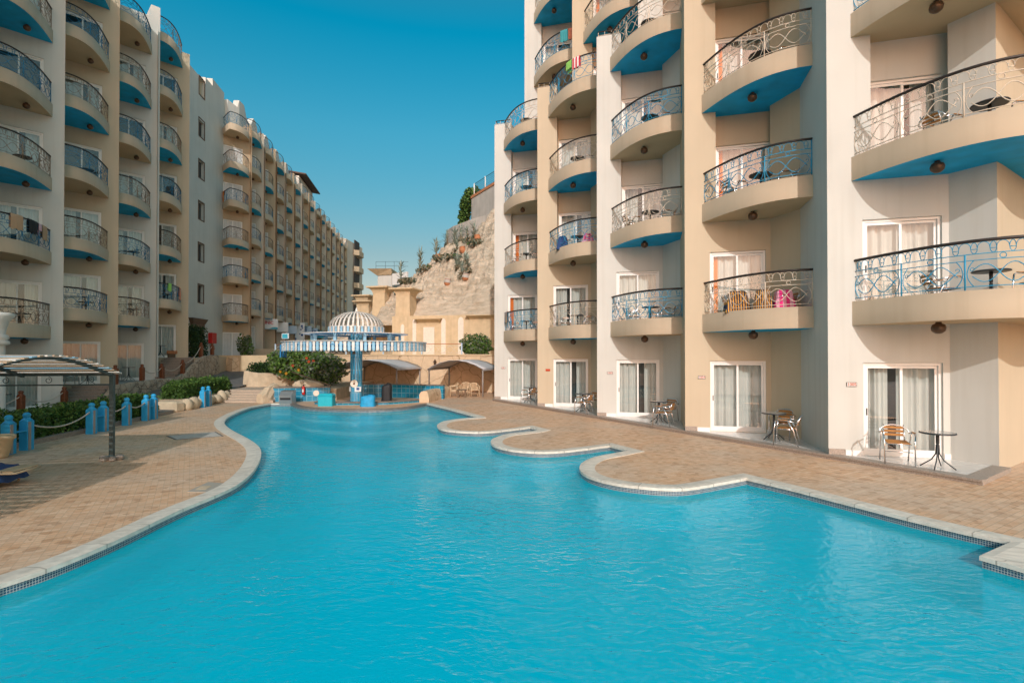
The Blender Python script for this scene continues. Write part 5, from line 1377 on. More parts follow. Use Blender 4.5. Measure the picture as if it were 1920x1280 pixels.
mb = MB(); mb.lathe([(.09, 4.50), (.11, 4.54), (.05, 4.58), (.06, 4.63), (.015, 4.74)], n=10); mb.build('finial', M['slatw'], bar)
# letters on the left of the canopy
for k, ch in enumerate('BAR'):
    a = math.radians(180+4+10.5*k); R = 3.44
    o = link('letter', text_mesh(ch, .85, M['slatd'], .02, 'letter'), bar, (R*math.cos(a), R*math.sin(a), 2.55)); o.rotation_euler = (PI/2, 0, a+PI/2)
# emblem and notices on the pillar
def plaque(parent, loc, rz, r, name='emblem'):
    mb = MB(); mb.M = Matrix.Translation(loc) @ Matrix.Rotation(rz, 4, 'Z') @ Matrix.Rotation(PI/2, 4, 'X')
    mb.lathe([(r, 0), (r, .02), (r*.8, .024), (r*.75, .02)], n=20); mb.lathe([(r*.28, .02), (r*.25, .03)], n=12, mi=1); return mb.build(name, [M['panel'], M['wood']], parent)
plaque(bar, (-.02, -.29, .99), 0, .19)
mb = MB(); mb.box((.16, -.285, .72), (.30, .015, .24), 0, .35); mb.box((.165, -.297, .74), (.14, .004, .12), 1, .35); mb.build('notice', [M['sign_w'], M['text_blue']], bar); mb = MB(); mb.box((-.24, -.24, .72), (.16, .015, .22), 0, -.9); mb.build('notice', [M['sign_w']], bar)
mb = MB(); mb.box((-.02, -.30, 2.5), (.12, .14, .12)); mb.build('lamp_bracket', M['bark'], bar)
# small screen sign on the canopy edge
t = empty('small_screen', (-11.0, 25.0, 2.98), 0, 'small white framed screen standing on the left of the bar canopy', 'screen')
mb = MB(); mb.rbox((0, 0, .33), (.34, .10, .27), 0, .02); mb.build('case', M['sign_w'], t)
mb = MB(); mb.quad((-.135, -.052, .22), (.135, -.052, .22), (.135, -.052, .44), (-.135, -.052, .44)); mb.build('display', M['sign_b'], t)
mb = MB(); mb.tube([(0, 0, 0), (0, 0, .2)], .02, 6); mb.build('stand', M['darkmetal'], t)
# tiled walls of the bar pit
def tile_wall(pts, z0, z1, th, label, m='bartile'):
    p0 = pts[0]; inn = inset(pts, th); mb = MB()
    mb.strip(pts, z0, z1, 0); mb.strip(inn, z0, z1, 0, flip=True)
    for a, b in ((0, 0), (-1, -1)): mb.quad((*pts[a], z0), (*inn[a], z0), (*inn[a], z1), (*pts[a], z1), 0, [(0, z0), (th, z0), (th, z1), (0, z1)])
    o_ = inset(pts, -.04); i_ = inset(pts, th+.04)
    for k in range(len(pts)-1): mb.add([(*o_[k], z1), (*o_[k+1], z1), (*i_[k+1], z1), (*i_[k], z1), (*o_[k], z1+.05), (*o_[k+1], z1+.05), (*i_[k+1], z1+.05), (*i_[k], z1+.05)], [(4, 5, 6, 7), (0, 1, 5, 4), (3, 7, 6, 2), (3, 2, 1, 0), (0, 4, 7, 3), (1, 2, 6, 5)], 1)
    o = mb.build('tiled_wall', [M[m], M['coping_dark']], loc=(p0[0], p0[1], 0)); fix_normals(o.data); return tag(o, label, 'wall')
tile_wall([(-12.2, 26.3), (-11.0, 26.6), (-9.5, 26.9)], -.2, .70, .25, 'blue tiled wall with fire extinguisher left of the bar pillar')
tile_wall([(-8.6, 28.9), (-7.4, 29.1), (-6.0, 28.9), (-4.9, 28.3), (-3.75, 28.0)], -.2, .72, .25, 'long blue tiled wall behind the bar pillar, right half')
tile_wall([(-9.6, 25.05), (-8.6, 24.6), (-7.2, 24.6), (-6.0, 24.9), (-5.3, 25.5), (-4.6, 26.2)], -.3, .10, .3, 'low blue tiled bar counter beside the pool edge')
mb = MB(); mb.lathe([(.15, 0), (.15, .02)], n=20); o = mb.build('wall_emblem', [M['panel']]); o.location = (-10.15, 26.72, .42); o.rotation_euler = (PI/2, 0, .17); tag(o, 'round cream emblem on the blue tiled wall', 'emblem')
# fire extinguisher
t = empty('fire_extinguisher', (-10.72, 26.50, .36), 0, 'red fire extinguisher hung on the blue tiled wall', 'fire extinguisher')
mb = MB(); mb.lathe([(.06, 0), (.075, .02), (.075, .36), (.05, .42), (.03, .44)], n=14); mb.build('cylinder', M['red'], t)
mb = MB(); mb.lathe([(.03, .44), (.03, .49)], n=8); mb.box((.04, 0, .50), (.14, .03, .03)); mb.tube([(0, 0, .47), (-.1, -.02, .44), (-.11, -.04, .2), (-.10, -.05, .08)], .012, 6); mb.build('valve', M['black'], t)
mb = MB(); mb.box((0, -.077, .2), (.07, .004, .16)); mb.build('label', M['sign_w'], t)
# waterfall box, covered things
t = empty('waterfall_spout', (-11.05, 25.15, 0), 0, 'grey metal waterfall spout at the far left pool corner', 'spout')
mb = MB(); mb.add([(-.3, 0, 0), (.3, 0, 0), (.3, .5, 0), (-.3, .5, 0), (-.3, -.02, .42), (.3, -.02, .42), (.3, .5, .66), (-.3, .5, .66), (-.3, .15, .62), (.3, .15, .62)], [(0, 1, 5, 4), (4, 5, 9, 8), (8, 9, 6, 7), (1, 2, 6, 9, 5), (0, 4, 8, 7, 3), (2, 3, 7, 6)]); mb.build('housing', M['steel'], t)
mb = MB(); mb.box((0, -.02, .26), (.5, .05, .10)); mb.build('mouth', M['black'], t)
t = empty('plastic_cabinet', (-8.75, 24.15, -.12), 0, 'turquoise plastic cabinet in the bar left of the pillar', 'cabinet')
mb = MB(); mb.rbox((0, .2, .30), (.68, .5, .60), 0, .03); mb.add([(-.36, -.06, .6), (.36, -.06, .6), (.36, .46, .6), (-.36, .46, .6), (-.28, .05, .7), (.28, .05, .7), (.28, .4, .7), (-.28, .4, .7)], [(4, 5, 6, 7), (0, 1, 5, 4), (1, 2, 6, 5), (2, 3, 7, 6), (3, 0, 4, 7)]); mb.build('body', M['turq'], t)
mb = MB()
for x in (-.17, .17): mb.rbox((x, -.055, .3), (.30, .015, .5), 0, .01)
mb.build('door', M['turq'], t)
def cover(loc, d, m, label, seed, name='covered_appliance'):
    rr = random.Random(seed); mb = MB(); n = 14; v = []; f = []
    rows = [(1.12, 0), (1.06, .25), (1.0, .6), (1.02, .85), (.93, .97), (.5, 1.03), (0.02, 1.05)]
    for k, (w, z) in enumerate(rows):
        for i in range(n):
            a = 2*PI*i/n; c, s_ = math.cos(a), math.sin(a); q = max(abs(c), abs(s_)); j = 1+.08*rr.gauss(0, 1)*(1-z*.6)
            v.append((c/q*d[0]/2*w*j, s_/q*d[1]/2*w*j, z*d[2]*(1+.05*c)))
    for k in range(len(rows)-1):
        for i in range(n): f.append((k*n+i, k*n+(i+1) % n, (k+1)*n+(i+1) % n, (k+1)*n+i))
    f.append(tuple(range((len(rows)-1)*n, len(rows)*n)))
    mb.add(v, f, 0, True); o = mb.build(name, [m]); o.location = loc; return tag(o, label, 'cover')
cover((-6.72, 24.1, -.12), (.66, .5, .62), M['tarp'], 'low appliance under a bright blue tarpaulin beside the bar pillar', 3)
cover((-6.25, 25.75, 0), (.45, .42, .92), M['black'], 'tall thing under a black cover right of the bar pillar', 5)
# sculpted low wall right of the bar
ribbon_wall('sculpted_bench_wall', [(-4.42, 25.9), (-4.2, 27.5), (-3.75, 29.8)], [-.02]*3, [.58, .6, .6], .5, M['cracked'], 'low cream sculpted wall between the bar and the deck', jit=.015)
ribbon_wall('stone_pillar', [(-12.6, 25.75), (-12.42, 26.15), (-12.3, 26.7), (-12.2, 27.3)], [-.02]*4, [.45, .78, .92, .66], .46, M['rock'], 'rough cream stone pillar at the right end of the pale steps', 'stone', .05)
o = boulder_mb((0, 0, 0), (.8, .45, .35), 9).build('boulder', [M['rock']]); o.location = (-10.9, 27.5, .72); tag(o, 'broad cream rock above the tiled wall under the bush', 'boulder')
mb = MB(); mb.prism([(-12.3, 27.0), (-9.3, 27.3), (-9.3, 35), (-12.3, 35)], -.01, .62, 0); struct(mb.build('planting_bed', [M['rock']]))
mb = MB(); mb.tube([(-12.2, 28.6, 1.45), (-9.55, 27.2, .78)], .03, 6); o = mb.build('handrail', [M['bark']]); tag(o, 'dark sloping handrail in front of the flowering bush', 'handrail')

# ------------------------------------------------------------------ retaining wall, gazebos, railing
UD = Vector((.975, -.22)); VW = Vector((.22, .975))
def WLn(s_, off=0): p = Vector((-3.9, 33.6))+UD*s_+VW*off; return (p.x, p.y)
rw = empty('retaining_wall', (*WLn(0), 0), 0, 'cream retaining wall with incised crack pattern behind the bar and canopies', 'wall')
mb = MB(); mb.prism([WLn(-13.5), WLn(7), WLn(7, .4), WLn(-13.5, .4)], -.05, 2.36, 0); mb.build('face', [M['cracked']], rw, True)
mb = MB(); mb.prism([WLn(-13.5, -.06), WLn(7, -.06), WLn(7, .5), WLn(-13.5, .5)], 2.361, 2.44, 0); mb.build('coping', [M['sand']], rw, True)
mb = MB(); mb.prism([WLn(-13.5, .45), WLn(9, .45), WLn(9, 14), WLn(-20, 26), WLn(-20, .45)], -.05, 2.37, 0); struct(mb.build('upper_terrace', [M['sand']]))
# gazebo lantern
t = empty('wall_lantern', (*WLn(-1.15, -.12), 1.62), 0, 'dark wall lantern on the cream wall between the two canopies', 'lantern')
mb = MB(); mb.lathe([(.03, 0), (.06, .05), (.10, .32), (.12, .34), (.05, .44), (.015, .5)], n=6, smooth=False); mb.build('cage', M['lamp'], t)
mb = MB(); mb.tube([(0, .12, .3), (0, .06, .5), (0, 0, .48)], .012, 5); mb.build('bracket', M['lamp'], t)
def gazebo(s0, s1, label, d=3.6):
    """arched canvas canopy standing against the wall"""
    t = empty('canopy', (*WLn((s0+s1)/2, -d/2), 0), math.atan2(UD.y, UD.x), label, 'canopy', 'arched canvas canopies against the cream wall')
    W_ = s1-s0; zE = 1.58; rise = .52
    def A(u): return zE+rise*math.sin(PI*u)**.85
    for x in (-W_/2, W_/2):
        for y in (-d/2, d/2-.15):
            mb = MB(); mb.tube([(x, y, 0), (x, y, zE)], .045, 6); mb.build('post', M['greystrip'], t)
    mb = MB()
    for y in (-d/2, d/2-.15):
        mb.tube([(-W_/2+W_*i/20, y, A(i/20)-.04) for i in range(21)], .03, 5)
    for x in (-W_/2, W_/2): mb.tube([(x, -d/2, zE), (x, d/2-.15, zE)], .03, 5)
    mb.build('frame', M['greystrip'], t)
    mb = MB(); v = []; f = []; nx = 24
    for i in range(nx+1):
        u = i/nx
        for y in (-d/2-.15, -d/4, 0, d/4, d/2): v.append((-W_/2*1.04+W_*1.04*u, y, A(u)+.012*math.sin(i*1.7+y)))
    for i in range(nx):
        for j in range(4): f.append((i*5+j, (i+1)*5+j, (i+1)*5+j+1, i*5+j+1))
    mb.add(v, f, 0, True)
    # scalloped valance along the two eaves and the front
    for x in (-W_/2*1.04, W_/2*1.04):
        for k in range(12):
            y0 = -d/2-.15+k*(d+.15)/12; y1 = y0+(d+.15)/12; mb.quad((x, y0, zE), (x, y1, zE), (x, y1-.02, zE-.09), (x, y0+.02, zE-.09))
    o = mb.build('canvas', [M['canvas']], t)
    sm = o.modifiers.new('thick', 'SOLIDIFY'); sm.thickness = .015
    return t
gazebo(-6.2, -2.2, 'grey arched canvas canopy directly behind the blue bar pillar')
gazebo(-.15, 3.1, 'grey arched canvas canopy over plastic chairs beside the white column')
# plastic chairs and table
def plastic_chair(loc, rz, label):
    if 'pch' not in FIRST:
        t = empty('plastic_chair', loc, rz, label, 'chair', 'beige plastic chairs'); FIRST['pch'] = t
        mb = MB(); mb.rbox((0, 0, .40), (.46, .46, .04), 0, .015); mb.build('seat', M['plastic'], t)
        mb = MB()
        for k in range(5): mb.rbox((-.16+.08*k, .22, .60), (.045, .025, .38), 0, .01)
        mb.tube([(-.26, -.18, .60), (-.27, .1, .62), (-.22, .23, .72), (0, .25, .79), (.22, .23, .72), (.27, .1, .62), (.26, -.18, .60)], .028, 6); mb.build('backrest', M['plastic'], t)
        for x in (-.22, .22):
            for y in (-.2, .2):
                mb = MB(); mb.tube([(x*1.1, y*1.1, 0), (x, y, .40), (x*1.15, y, .60)], [.022, .026, .024], 6); mb.build('leg', M['plastic'], t)
        return t
    return dup(FIRST['pch'], loc, rz, label, 'beige plastic chairs')
plastic_chair((-2.15, 29.5, .004), .3, 'beige plastic armchair right of the low dark table under the canopy')
plastic_chair((-2.75, 30.1, .004), -.2, 'beige plastic armchair behind the low dark table under the canopy')
plastic_chair((-3.35, 29.6, .004), -1.3, 'beige plastic armchair left of the low dark table, by the sculpted wall')
t = empty('plastic_table', (-2.85, 29.2, .004), .1, 'low dark plastic side table among the beige chairs', 'table')
mb = MB(); mb.rbox((0, 0, .42), (.56, .5, .04), 0, .01); mb.build('tabletop', M['bark'], t)
for x in (-.2, .2):
    for y in (-.18, .18):
        mb = MB(); mb.box((x, y, .2), (.10, .07, .40), 0, 0, 1.2); mb.build('leg', M['bark'], t)
# railing on the wall top
t = empty('terrace_railing', (*WLn(-4, .1), 2.44), 0, 'low scrolled metal railing along the top of the cream retaining wall', 'railing')
mb = MB(); cvr = Curve([WLn(-13.3, .15), WLn(.6, .15)])
def PR_(s_, h_): q = cvr.at(s_); return (q.x, q.y, 2.44+h_)
mb.tube([PR_(0, .68), PR_(cvr.L, .68)], .025, 5, 1)
for h_ in (.08, .55): mb.tube([PR_(0, h_), PR_(cvr.L, h_)], .012, 4)
nU = 13
for k in range(nU):
    s0 = k*cvr.L/nU; ul = cvr.L/nU
    for sg in (-1, 1): mb.tube([PR_(s0+ul*i/12, .31+sg*.22*math.sin(2*PI*i/12)) for i in range(13)], .011, 4)
mb.build('scrollwork', [M['rail_tan'], M['terracotta']], t, True)
for k in range(0, 6):
    s_ = cvr.L*k/5; q = cvr.at(s_); mb = MB(); mb.box((q.x, q.y, 2.80), (.09, .09, .76)); mb.build('post', [M['sign_n']], t, True)

# ------------------------------------------------------------------ temple-style wall and pylons on the upper terrace
def EW(s_, off=0): p = Vector((-8.0, 40.3))+UD*s_+VW*off; return (p.x, p.y)
ER = math.atan2(UD.y, UD.x)
tw = empty('temple_wall', (*EW(4), 2.37), 0, 'ochre temple style wall with pale niches below the rocky slope', 'wall')
mb = MB(); mb.prism([EW(-1.5), EW(10), EW(10, .8), EW(-1.5, .8)], 2.3, 5.45, 0); mb.build('face', [M['sand']], tw, True)
def on_wall(mb, s0, s1, z0, z1, proud, mi=0):
    mb.prism([EW(s0, -proud), EW(s1, -proud), EW(s1, .05), EW(s0, .05)], z0, z1, mi)
def arched(s0, s1, z0, z1, pr=.05):
    mb = MB(); n = 10; r = (s1-s0)/2; pts = [(s0, z0), (s1, z0)]+[(s0+r+r*math.cos(PI*i/n), z1-r*1.6+r*1.6*math.sin(PI*i/n)) for i in range(n+1)]
    f_ = [(*EW(s_, -pr), z) for s_, z in pts]; b_ = [(*EW(s_, .02), z) for s_, z in pts]; N = len(pts)
    mb.add(f_+b_, [tuple(range(N))]+[(i, i+N, (i+1) % N+N, (i+1) % N) for i in range(N)]); return mb
for s0, s1, z0, z1 in ((.25, .55, 2.4, 5.2), (2.62, 2.98, 2.4, 5.2), (3.98, 4.42, 2.4, 5.3), (-.75, -.45, 2.4, 4.8)): arched(s0, s1, z0, z1).build('niche_panel', [M['panel']], tw, True)
mb = MB(); on_wall(mb, 1.15, 2.05, 2.4, 4.55, .05); mb.build('door_panel', [M['panel']], tw, True)
def cornice(s0, s1, z0, z1, out, m='sand'):
    mb = MB(); n = 8; v = []; f = []
    for i in range(n+1):
        t = i/n; o = out*(1-math.cos(t*PI/2)); z = z0+(z1-z0)*math.sin(t*PI/2)*.999
        v += [(*EW(s0-o*.5, -.02-o), z), (*EW(s1+o*.5, -.02-o), z)]
    for i in range(n): f.append((2*i, 2*i+1, 2*i+3, 2*i+2))
    k = len(v); v += [(*EW(s0-out*.5, -.02-out), z1+.06), (*EW(s1+out*.5, -.02-out), z1+.06), (*EW(s0-out*.5, .05), z1+.06), (*EW(s1+out*.5, .05), z1+.06), (*EW(s0, .05), z0), (*EW(s1, .05), z0)]
    f += [(2*n, 2*n+1, k+1, k), (k, k+1, k+3, k+2), tuple(range(0, 2*n+1, 2))+(k, k+2, k+4), tuple(range(1, 2*n+2, 2))+(k+1, k+3, k+5)]
    mb.add(v, f); return mb
cornice(.75, 2.45, 4.7, 5.15, .55).build('cornice', [M['sand']], tw, True)
cornice(4.9, 9.5, 4.95, 5.35, .5).build('cornice', [M['sand']], tw, True)
def pylon(cx, cy, w, d, z0, z1, label, rz=ER, fl=.45):
    t = empty('pylon_tower', (cx, cy, z0), rz, label, 'tower', 'ochre flared pylon towers')
    H_ = z1-z0; mb = MB(); rows = [(1.25, 0), (1.0, H_*.88)]
    v = []; f = []
    for k, z in rows:
        for x, y in ((-1, -1), (1, -1), (1, 1), (-1, 1)): v.append((x*w/2*k, y*d/2*k, z))
    mb.add(v, [(0, 1, 5, 4), (1, 2, 6, 5), (2, 3, 7, 6), (3, 0, 4, 7)]); mb.build('shaft', [M['sand']], t)
    mb = MB(); v = []; f = []; n = 8
    for i in range(n+1):
        a = i/n*PI/2; o = fl*(1-math.cos(a)); z = H_*.88+H_*.10*math.sin(a)
        for x, y in ((-1, -1), (1, -1), (1, 1), (-1, 1)): v.append((x*(w/2+o), y*(d/2+o), z))
    for x, y in ((-1, -1), (1, -1), (1, 1), (-1, 1)): v.append((x*(w/2+fl), y*(d/2+fl), H_))
    for i in range(n+1):
        for k in range(4): f.append((i*4+k, i*4+(k+1) % 4, (i+1)*4+(k+1) % 4, (i+1)*4+k))
    f.append(tuple(range((n+1)*4, (n+2)*4))); mb.add(v, f); mb.build('cornice', [M['sand']], t)
    return t
pylon(-8.55, 41.6, 1.15, 1.3, 2.37, 7.7, 'ochre pylon tower nearest, just right of the dome, flared top')
pylon(-11.45, 45.5, 1.1, 1.4, 2.37, 8.35, 'ochre pylon tower with flared top, second from the right behind the dome')
pylon(-15.0, 53, 1.15, 1.2, 2.37, 7.9, 'small ochre pylon tower partly behind the bar dome, third from right')
pylon(-16.3, 57, 1.3, 1.2, 2.37, 8.95, 'farthest ochre pylon tower beside the far end of the long block')
# angled piece with slotted niche between the pylons
mb = MB(); mb.prism([(-11.2, 44.6), (-9.0, 41.6), (-8.4, 42.2), (-10.6, 45.2)], 2.3, 5.9, 0); o = mb.build('temple_wall', [M['sand']]); tag(o, 'ochre connecting wall between the two nearest pylon towers', 'wall')

# ------------------------------------------------------------------ rocky slope and things on it
def noise2(x, y):
    return (math.sin(x*1.3+y*.7)+math.sin(x*.6-y*1.9+1.3)+.6*math.sin(x*3.1+y*2.3+.4)+.4*math.sin(x*5.3-y*4.1))/3
def ridge(X):
    P = [(-30, 1.0), (-18, 1.2), (-16, 4.6), (-14, 6.8), (-12.1, 8.1), (-10.8, 9.8), (-8.6, 11.5), (-6, 14.0), (-3.8, 14.2), (-2.7, 14.9), (-1.7, 15.8), (6, 19)]
    for (a, b), (c, d) in zip(P, P[1:]):
        if X <= c: return b+(d-b)*max(0, (X-a)/(c-a))
    return P[-1][1]
def yr(X): return 52.6 if X < -6 else (52.6-(X+6)*1.3 if X < -3.8 else 49.74-(X+3.8))
def yb(X): return 41.2-(X+8)*.225
def hill(X, Y):
    r = ridge(X); a, b = yb(X), yr(X); t = (Y-a)/(b-a)
    b0 = min(5.2, r*.55)
    if t < 0: h_ = b0-.4+t*1.2
    elif t < 1: h_ = b0+(r-b0)*(t**.82)
    else: h_ = r-(Y-b)*.05
    k = min(1, max(0, t*4)); u = X*.8+Y*.6
    crag = .55*noise2(X*.9, Y*.8)+.30*abs(noise2(X*2.3+1, Y*1.7))*2-.2+.18*noise2(X*4.3+4, Y*3.9)+.10*noise2(X*9.1, Y*8.3+2)
    ledge = .35*((u*.55+h_*.35) % 1.0)
    return h_+k*(crag+ledge-.15)
mb = MB(); xs = [-18+.2*i for i in range(126)]; ys = [40.0+.2*j for j in range(130)]; NY = len(ys)
v = [(x, yb(x)-.2+(y-40), hill(x, yb(x)-.2+(y-40))) for x in xs for y in ys]
f = [(i*NY+j, (i+1)*NY+j, (i+1)*NY+j+1, i*NY+j+1) for i in range(len(xs)-1) for j in range(NY-1)]
mb.add(v, f, 0, False)
def rock_face():
    m, t, b = nt('sandstone_slope'); N = t.nodes.new; L = t.links.new; b.inputs['Roughness'].default_value = .95
    g = N('ShaderNodeNewGeometry'); mp = N('ShaderNodeMapping'); mp.inputs['Rotation'].default_value = (.3, .5, .4); mp.inputs['Scale'].default_value = (1, 1, 3.2); L(g.outputs['Position'], mp.inputs['Vector'])
    n1 = N('ShaderNodeTexNoise'); n1.inputs['Scale'].default_value = .9; n1.inputs['Detail'].default_value = 9; n1.inputs['Roughness'].default_value = .62; L(mp.outputs['Vector'], n1.inputs['Vector'])
    r = N('ShaderNodeValToRGB'); e = r.color_ramp.elements; e[0].position = .3; e[1].position = .68; e[0].color = (.42, .33, .23, 1); e[1].color = (.68, .57, .44, 1); L(n1.outputs['Fac'], r.inputs['Fac'])
    L(r.outputs['Color'], b.inputs['Base Color'])
    v = N('ShaderNodeTexVoronoi'); v.feature = 'DISTANCE_TO_EDGE'; v.inputs['Scale'].default_value = .8; L(mp.outputs['Vector'], v.inputs['Vector'])
    cr = N('ShaderNodeMapRange'); cr.inputs[1].default_value = 0; cr.inputs[2].default_value = .02; L(v.outputs['Distance'], cr.inputs[0])
    a = N('ShaderNodeMath'); a.operation = 'MULTIPLY_ADD'; a.inputs[1].default_value = .05; L(cr.outputs[0], a.inputs[0]); L(n1.outputs['Fac'], a.inputs[2])
    bp = N('ShaderNodeBump'); bp.inputs['Strength'].default_value = .8; bp.inputs['Distance'].default_value = .5; L(a.outputs[0], bp.inputs['Height']); L(bp.outputs['Normal'], b.inputs['Normal'])
    return m
M['rockface'] = rock_face()
struct(mb.build('hill', [M['rockface']]))
def wallstrip(name, pts, z0, z1, th, m, label):
    mb = MB(); inn = inset(pts, th); mb.prism(list(pts)+list(reversed(inn)), z0, z1, 0); o = mb.build(name, [m]); return tag(o, label, 'wall')
wallstrip('grey_wall', [(-6.9, 54.5), (-6.05, 52.8), (-3.8, 49.9), (-1.5, 47.6), (1.5, 45.4)], 9, 15.6, .6, M['concrete'], 'lower grey retaining wall curving round the top of the rocky slope')
wallstrip('grey_wall', [(-4.6, 58), (-4.4, 55.8), (-1.6, 51.0), (1, 47.2)], 13, 19.35, .6, M['concrete'], 'upper grey retaining wall with brick cap on the rocky slope')
mb = MB(); pts = [(-4.6, 58), (-4.4, 55.8), (-1.6, 51.0), (1, 47.2)]; q = inset(pts, -.08); w_ = inset(pts, .7); mb.prism(q+list(reversed(w_)), 19.352, 19.62, 0); o = mb.build('brick_cap', [M['terracotta']]); tag(o, 'orange brick course capping the upper grey retaining wall', 'wall cap')
t = empty('wire_fence', (-3.5, 53, 19.62), 0, 'dark wire fence on top of the upper grey wall', 'fence')
def FP(s_): 
    c = Curve([(-4.1, 55.8), (-1.35, 51.1), (1.25, 47.4)]); return c.at(s_)
mb = MB()
for h_ in (.1, .3, .5, .7, .9, 1.1, 1.3): mb.tube([(*FP(s_), 19.62+h_) for s_ in (0, 3, 6, 9)], .012 if h_ < 1.3 else .03, 4)
for k in range(46): p = FP(k*.2); mb.tube([(p.x, p.y, 19.65), (p.x, p.y, 20.92)], .006, 3)
mb.build('mesh', [M['darkmetal']], t, True)
for k in range(4): p = FP(k*2.6); mb = MB(); mb.tube([(p.x, p.y, 19.6), (p.x, p.y, 21.0)], .06, 6); mb.build('post', [M['frame']], t, True)
t = empty('ivy_tree', (-5.0, 57.3, 14.5), 0, 'dense green leafy tree spilling over the upper grey retaining wall', 'tree')
mb = MB(); mb.tube([(0, 0, -1), (.1, 0, 2.5), (.35, .1, 5.5)], [.22, .16, .06], 6); mb.build('trunk', [M['bark']], t)
crown = MB()
for c_, R_, n_, sd in (((.6, 0, 5.6), (.95, .9, .85), 1600, 1), ((.0, -.1, 4.6), (.8, .8, .9), 1500, 2), ((-.35, -.1, 3.4), (.6, .7, .9), 1200, 3), ((-.55, -.1, 2.2), (.5, .6, .8), 900, 4), ((-.85, 0, 1.2), (.4, .5, .5), 600, 5)):
    q = foliage(n_, ball_sampler(c_, R_, .35, 6, sd), .16, [M['leaf_a'], M['leaf_b'], M['leaf_d']], (2, 1.6, 1), sd); o_ = len(crown.v); crown.v += q.v; crown.f += [tuple(i+o_ for i in f_) for f_ in q.f]; crown.m += q.m; crown.sm += q.sm
crown.build('crown', [M['leaf_a'], M['leaf_b'], M['leaf_d']], t)
# agaves and dry scrub
def agave_mb(seed, R=.9, nb=46, tall=1.0):
    r = random.Random(seed); mb = MB()
    for k in range(nb):
        a = r.random()*2*PI; el = .25+1.2*r.random(); L_ = R*(.6+.5*r.random()); z0 = tall*r.random()
        d = Vector((math.cos(a)*math.cos(el), math.sin(a)*math.cos(el), math.sin(el))); side = Vector((-math.sin(a), math.cos(a), 0))*.055*R
        b = Vector((0, 0, z0)); m_ = b+d*L_*.5+Vector((0, 0, .03)); e = b+d*L_-Vector((0, 0, .12*L_*r.random()))
        mb.add([b-side*.7, b+side*.7, m_+side, m_-side, e], [(0, 1, 2, 3), (3, 2, 4)], 0)
    return mb
def agave(px, py, Y, tall, R, seed, label, pot=False):
    X = (px-960)/966*Y; z = hill(X, Y)
    t = empty('spiky_plant', (X, Y, z-.05), seed*1.3, label, 'plant', 'grey-green spiky plants on the rocky slope')
    agave_mb(seed, R, 44, tall).build('leaf_rosette', [M['agave']], t)
    t.children[0].location = (0, 0, .35)
    mb = MB(); mb.tube([(0, 0, -.2), (.05, 0, tall+.3)], [.09, .05], 7); mb.build('stem', [M['bark']], t)
    foliage(70, ball_sampler((0, 0, .2), (.38*R, .38*R, .3), .1, 4, seed), .16, [M['leaf_s'], M['leaf_g']], (2, 1), seed, 3.0).build('dry_skirt', [M['leaf_s'], M['leaf_g']], t)
    return t
AG = [(751, 0, 50.5, 1.5, .95, 'spiky plant farthest left, beside the small white building'), (788, 0, 51.5, 1.5, 1.0, 'tall spiky plant on the skyline, second from the left'), (818, 0, 51, 1.3, 1.0, 'spiky plant on the skyline above terracotta pots, third from left'), (838, 0, 51.8, .9, .8, 'small spiky plant at the top left of the slope near the grey wall'), (853, 0, 51, 1.3, 1.0, 'bushy spiky plant in front of the lower grey wall'), (864, 0, 50.5, 1.0, .8, 'thin spiky plant against the lower grey wall'), (889, 0, 47.6, 1.2, .9, 'spiky plant beside the white marker high on the slope'), (856, 0, 48, .6, .8, 'spiky plant in scrub at mid slope, left'), (876, 0, 47.3, .9, .8, 'spiky plant at mid slope with orange stem'), (858, 0, 45.3, .7, .9, 'dense spiky plant at the middle of the slope'), (873, 0, 45.2, .5, .8, 'grassy spiky tuft right of the slope middle'), (866, 0, 43.6, .7, .7, 'left of two spiky plants low on the slope'), (877, 0, 43.4, .9, .7, 'right of two spiky plants low on the slope')]
for k, (px, py, Y, tall, R, l) in enumerate(AG): agave(px, py, Y, tall, R, 40+k, l)
rnd = random.Random(77)
for k, (px, Y, l) in enumerate([(770, 50.8, 'dry scrub patch left of the skyline plants'), (800, 50, 'dry scrub between the skyline plants'), (828, 49.5, 'dry scrub below the third skyline plant'), (893, 46.6, 'dry scrub patch at the right of the slope'), (765, 49, 'dry scrub patch above the pylon towers'), (846, 47, 'grey scrub patch at mid slope')]):
    X = (px-960)/966*Y; z = hill(X, Y); t = empty('dry_shrub', (X, Y, z), 0, l, 'shrub', 'dry scrub on the slope')
    foliage(260, ball_sampler((0, 0, .2), (.9, .6, .3), .2, 5, k), .14, [M['leaf_s'], M['leaf_g'], M['leaf_a']], (2, 2, .6), k+3, 2.2).build('foliage', [M['leaf_s'], M['leaf_g'], M['leaf_a']], t)
for k, (px, Y, l) in enumerate([(838, 43.4, 'terracotta pot with grey rim half buried low on the slope'), (868, 47.2, 'terracotta pot under the spiky plant with orange stem'), (820, 50.2, 'terracotta pot below the third skyline plant'), (896, 47.3, 'terracotta pot beside the white marker on the slope'), (872, 43.1, 'grey clay pot between the low pair of spiky plants')]):
    X = (px-960)/966*Y; mb = MB(); mb.lathe([(.16, 0), (.26, .1), (.30, .32), (.26, .5), (.28, .56)], n=12, mi=0); mb.lathe([(.31, .26), (.27, .5), (.24, .62)], n=12, mi=1); o = mb.build('clay_pot', [M['terracotta'], M['concrete'] if k in (0, 4) else M['terracotta']]); o.location = (X, Y, hill(X, Y)-.1); o.rotation_euler = (.12, .15*(-1)**k, 0); tag(o, l, 'pot', 'clay pots on the rocky slope')
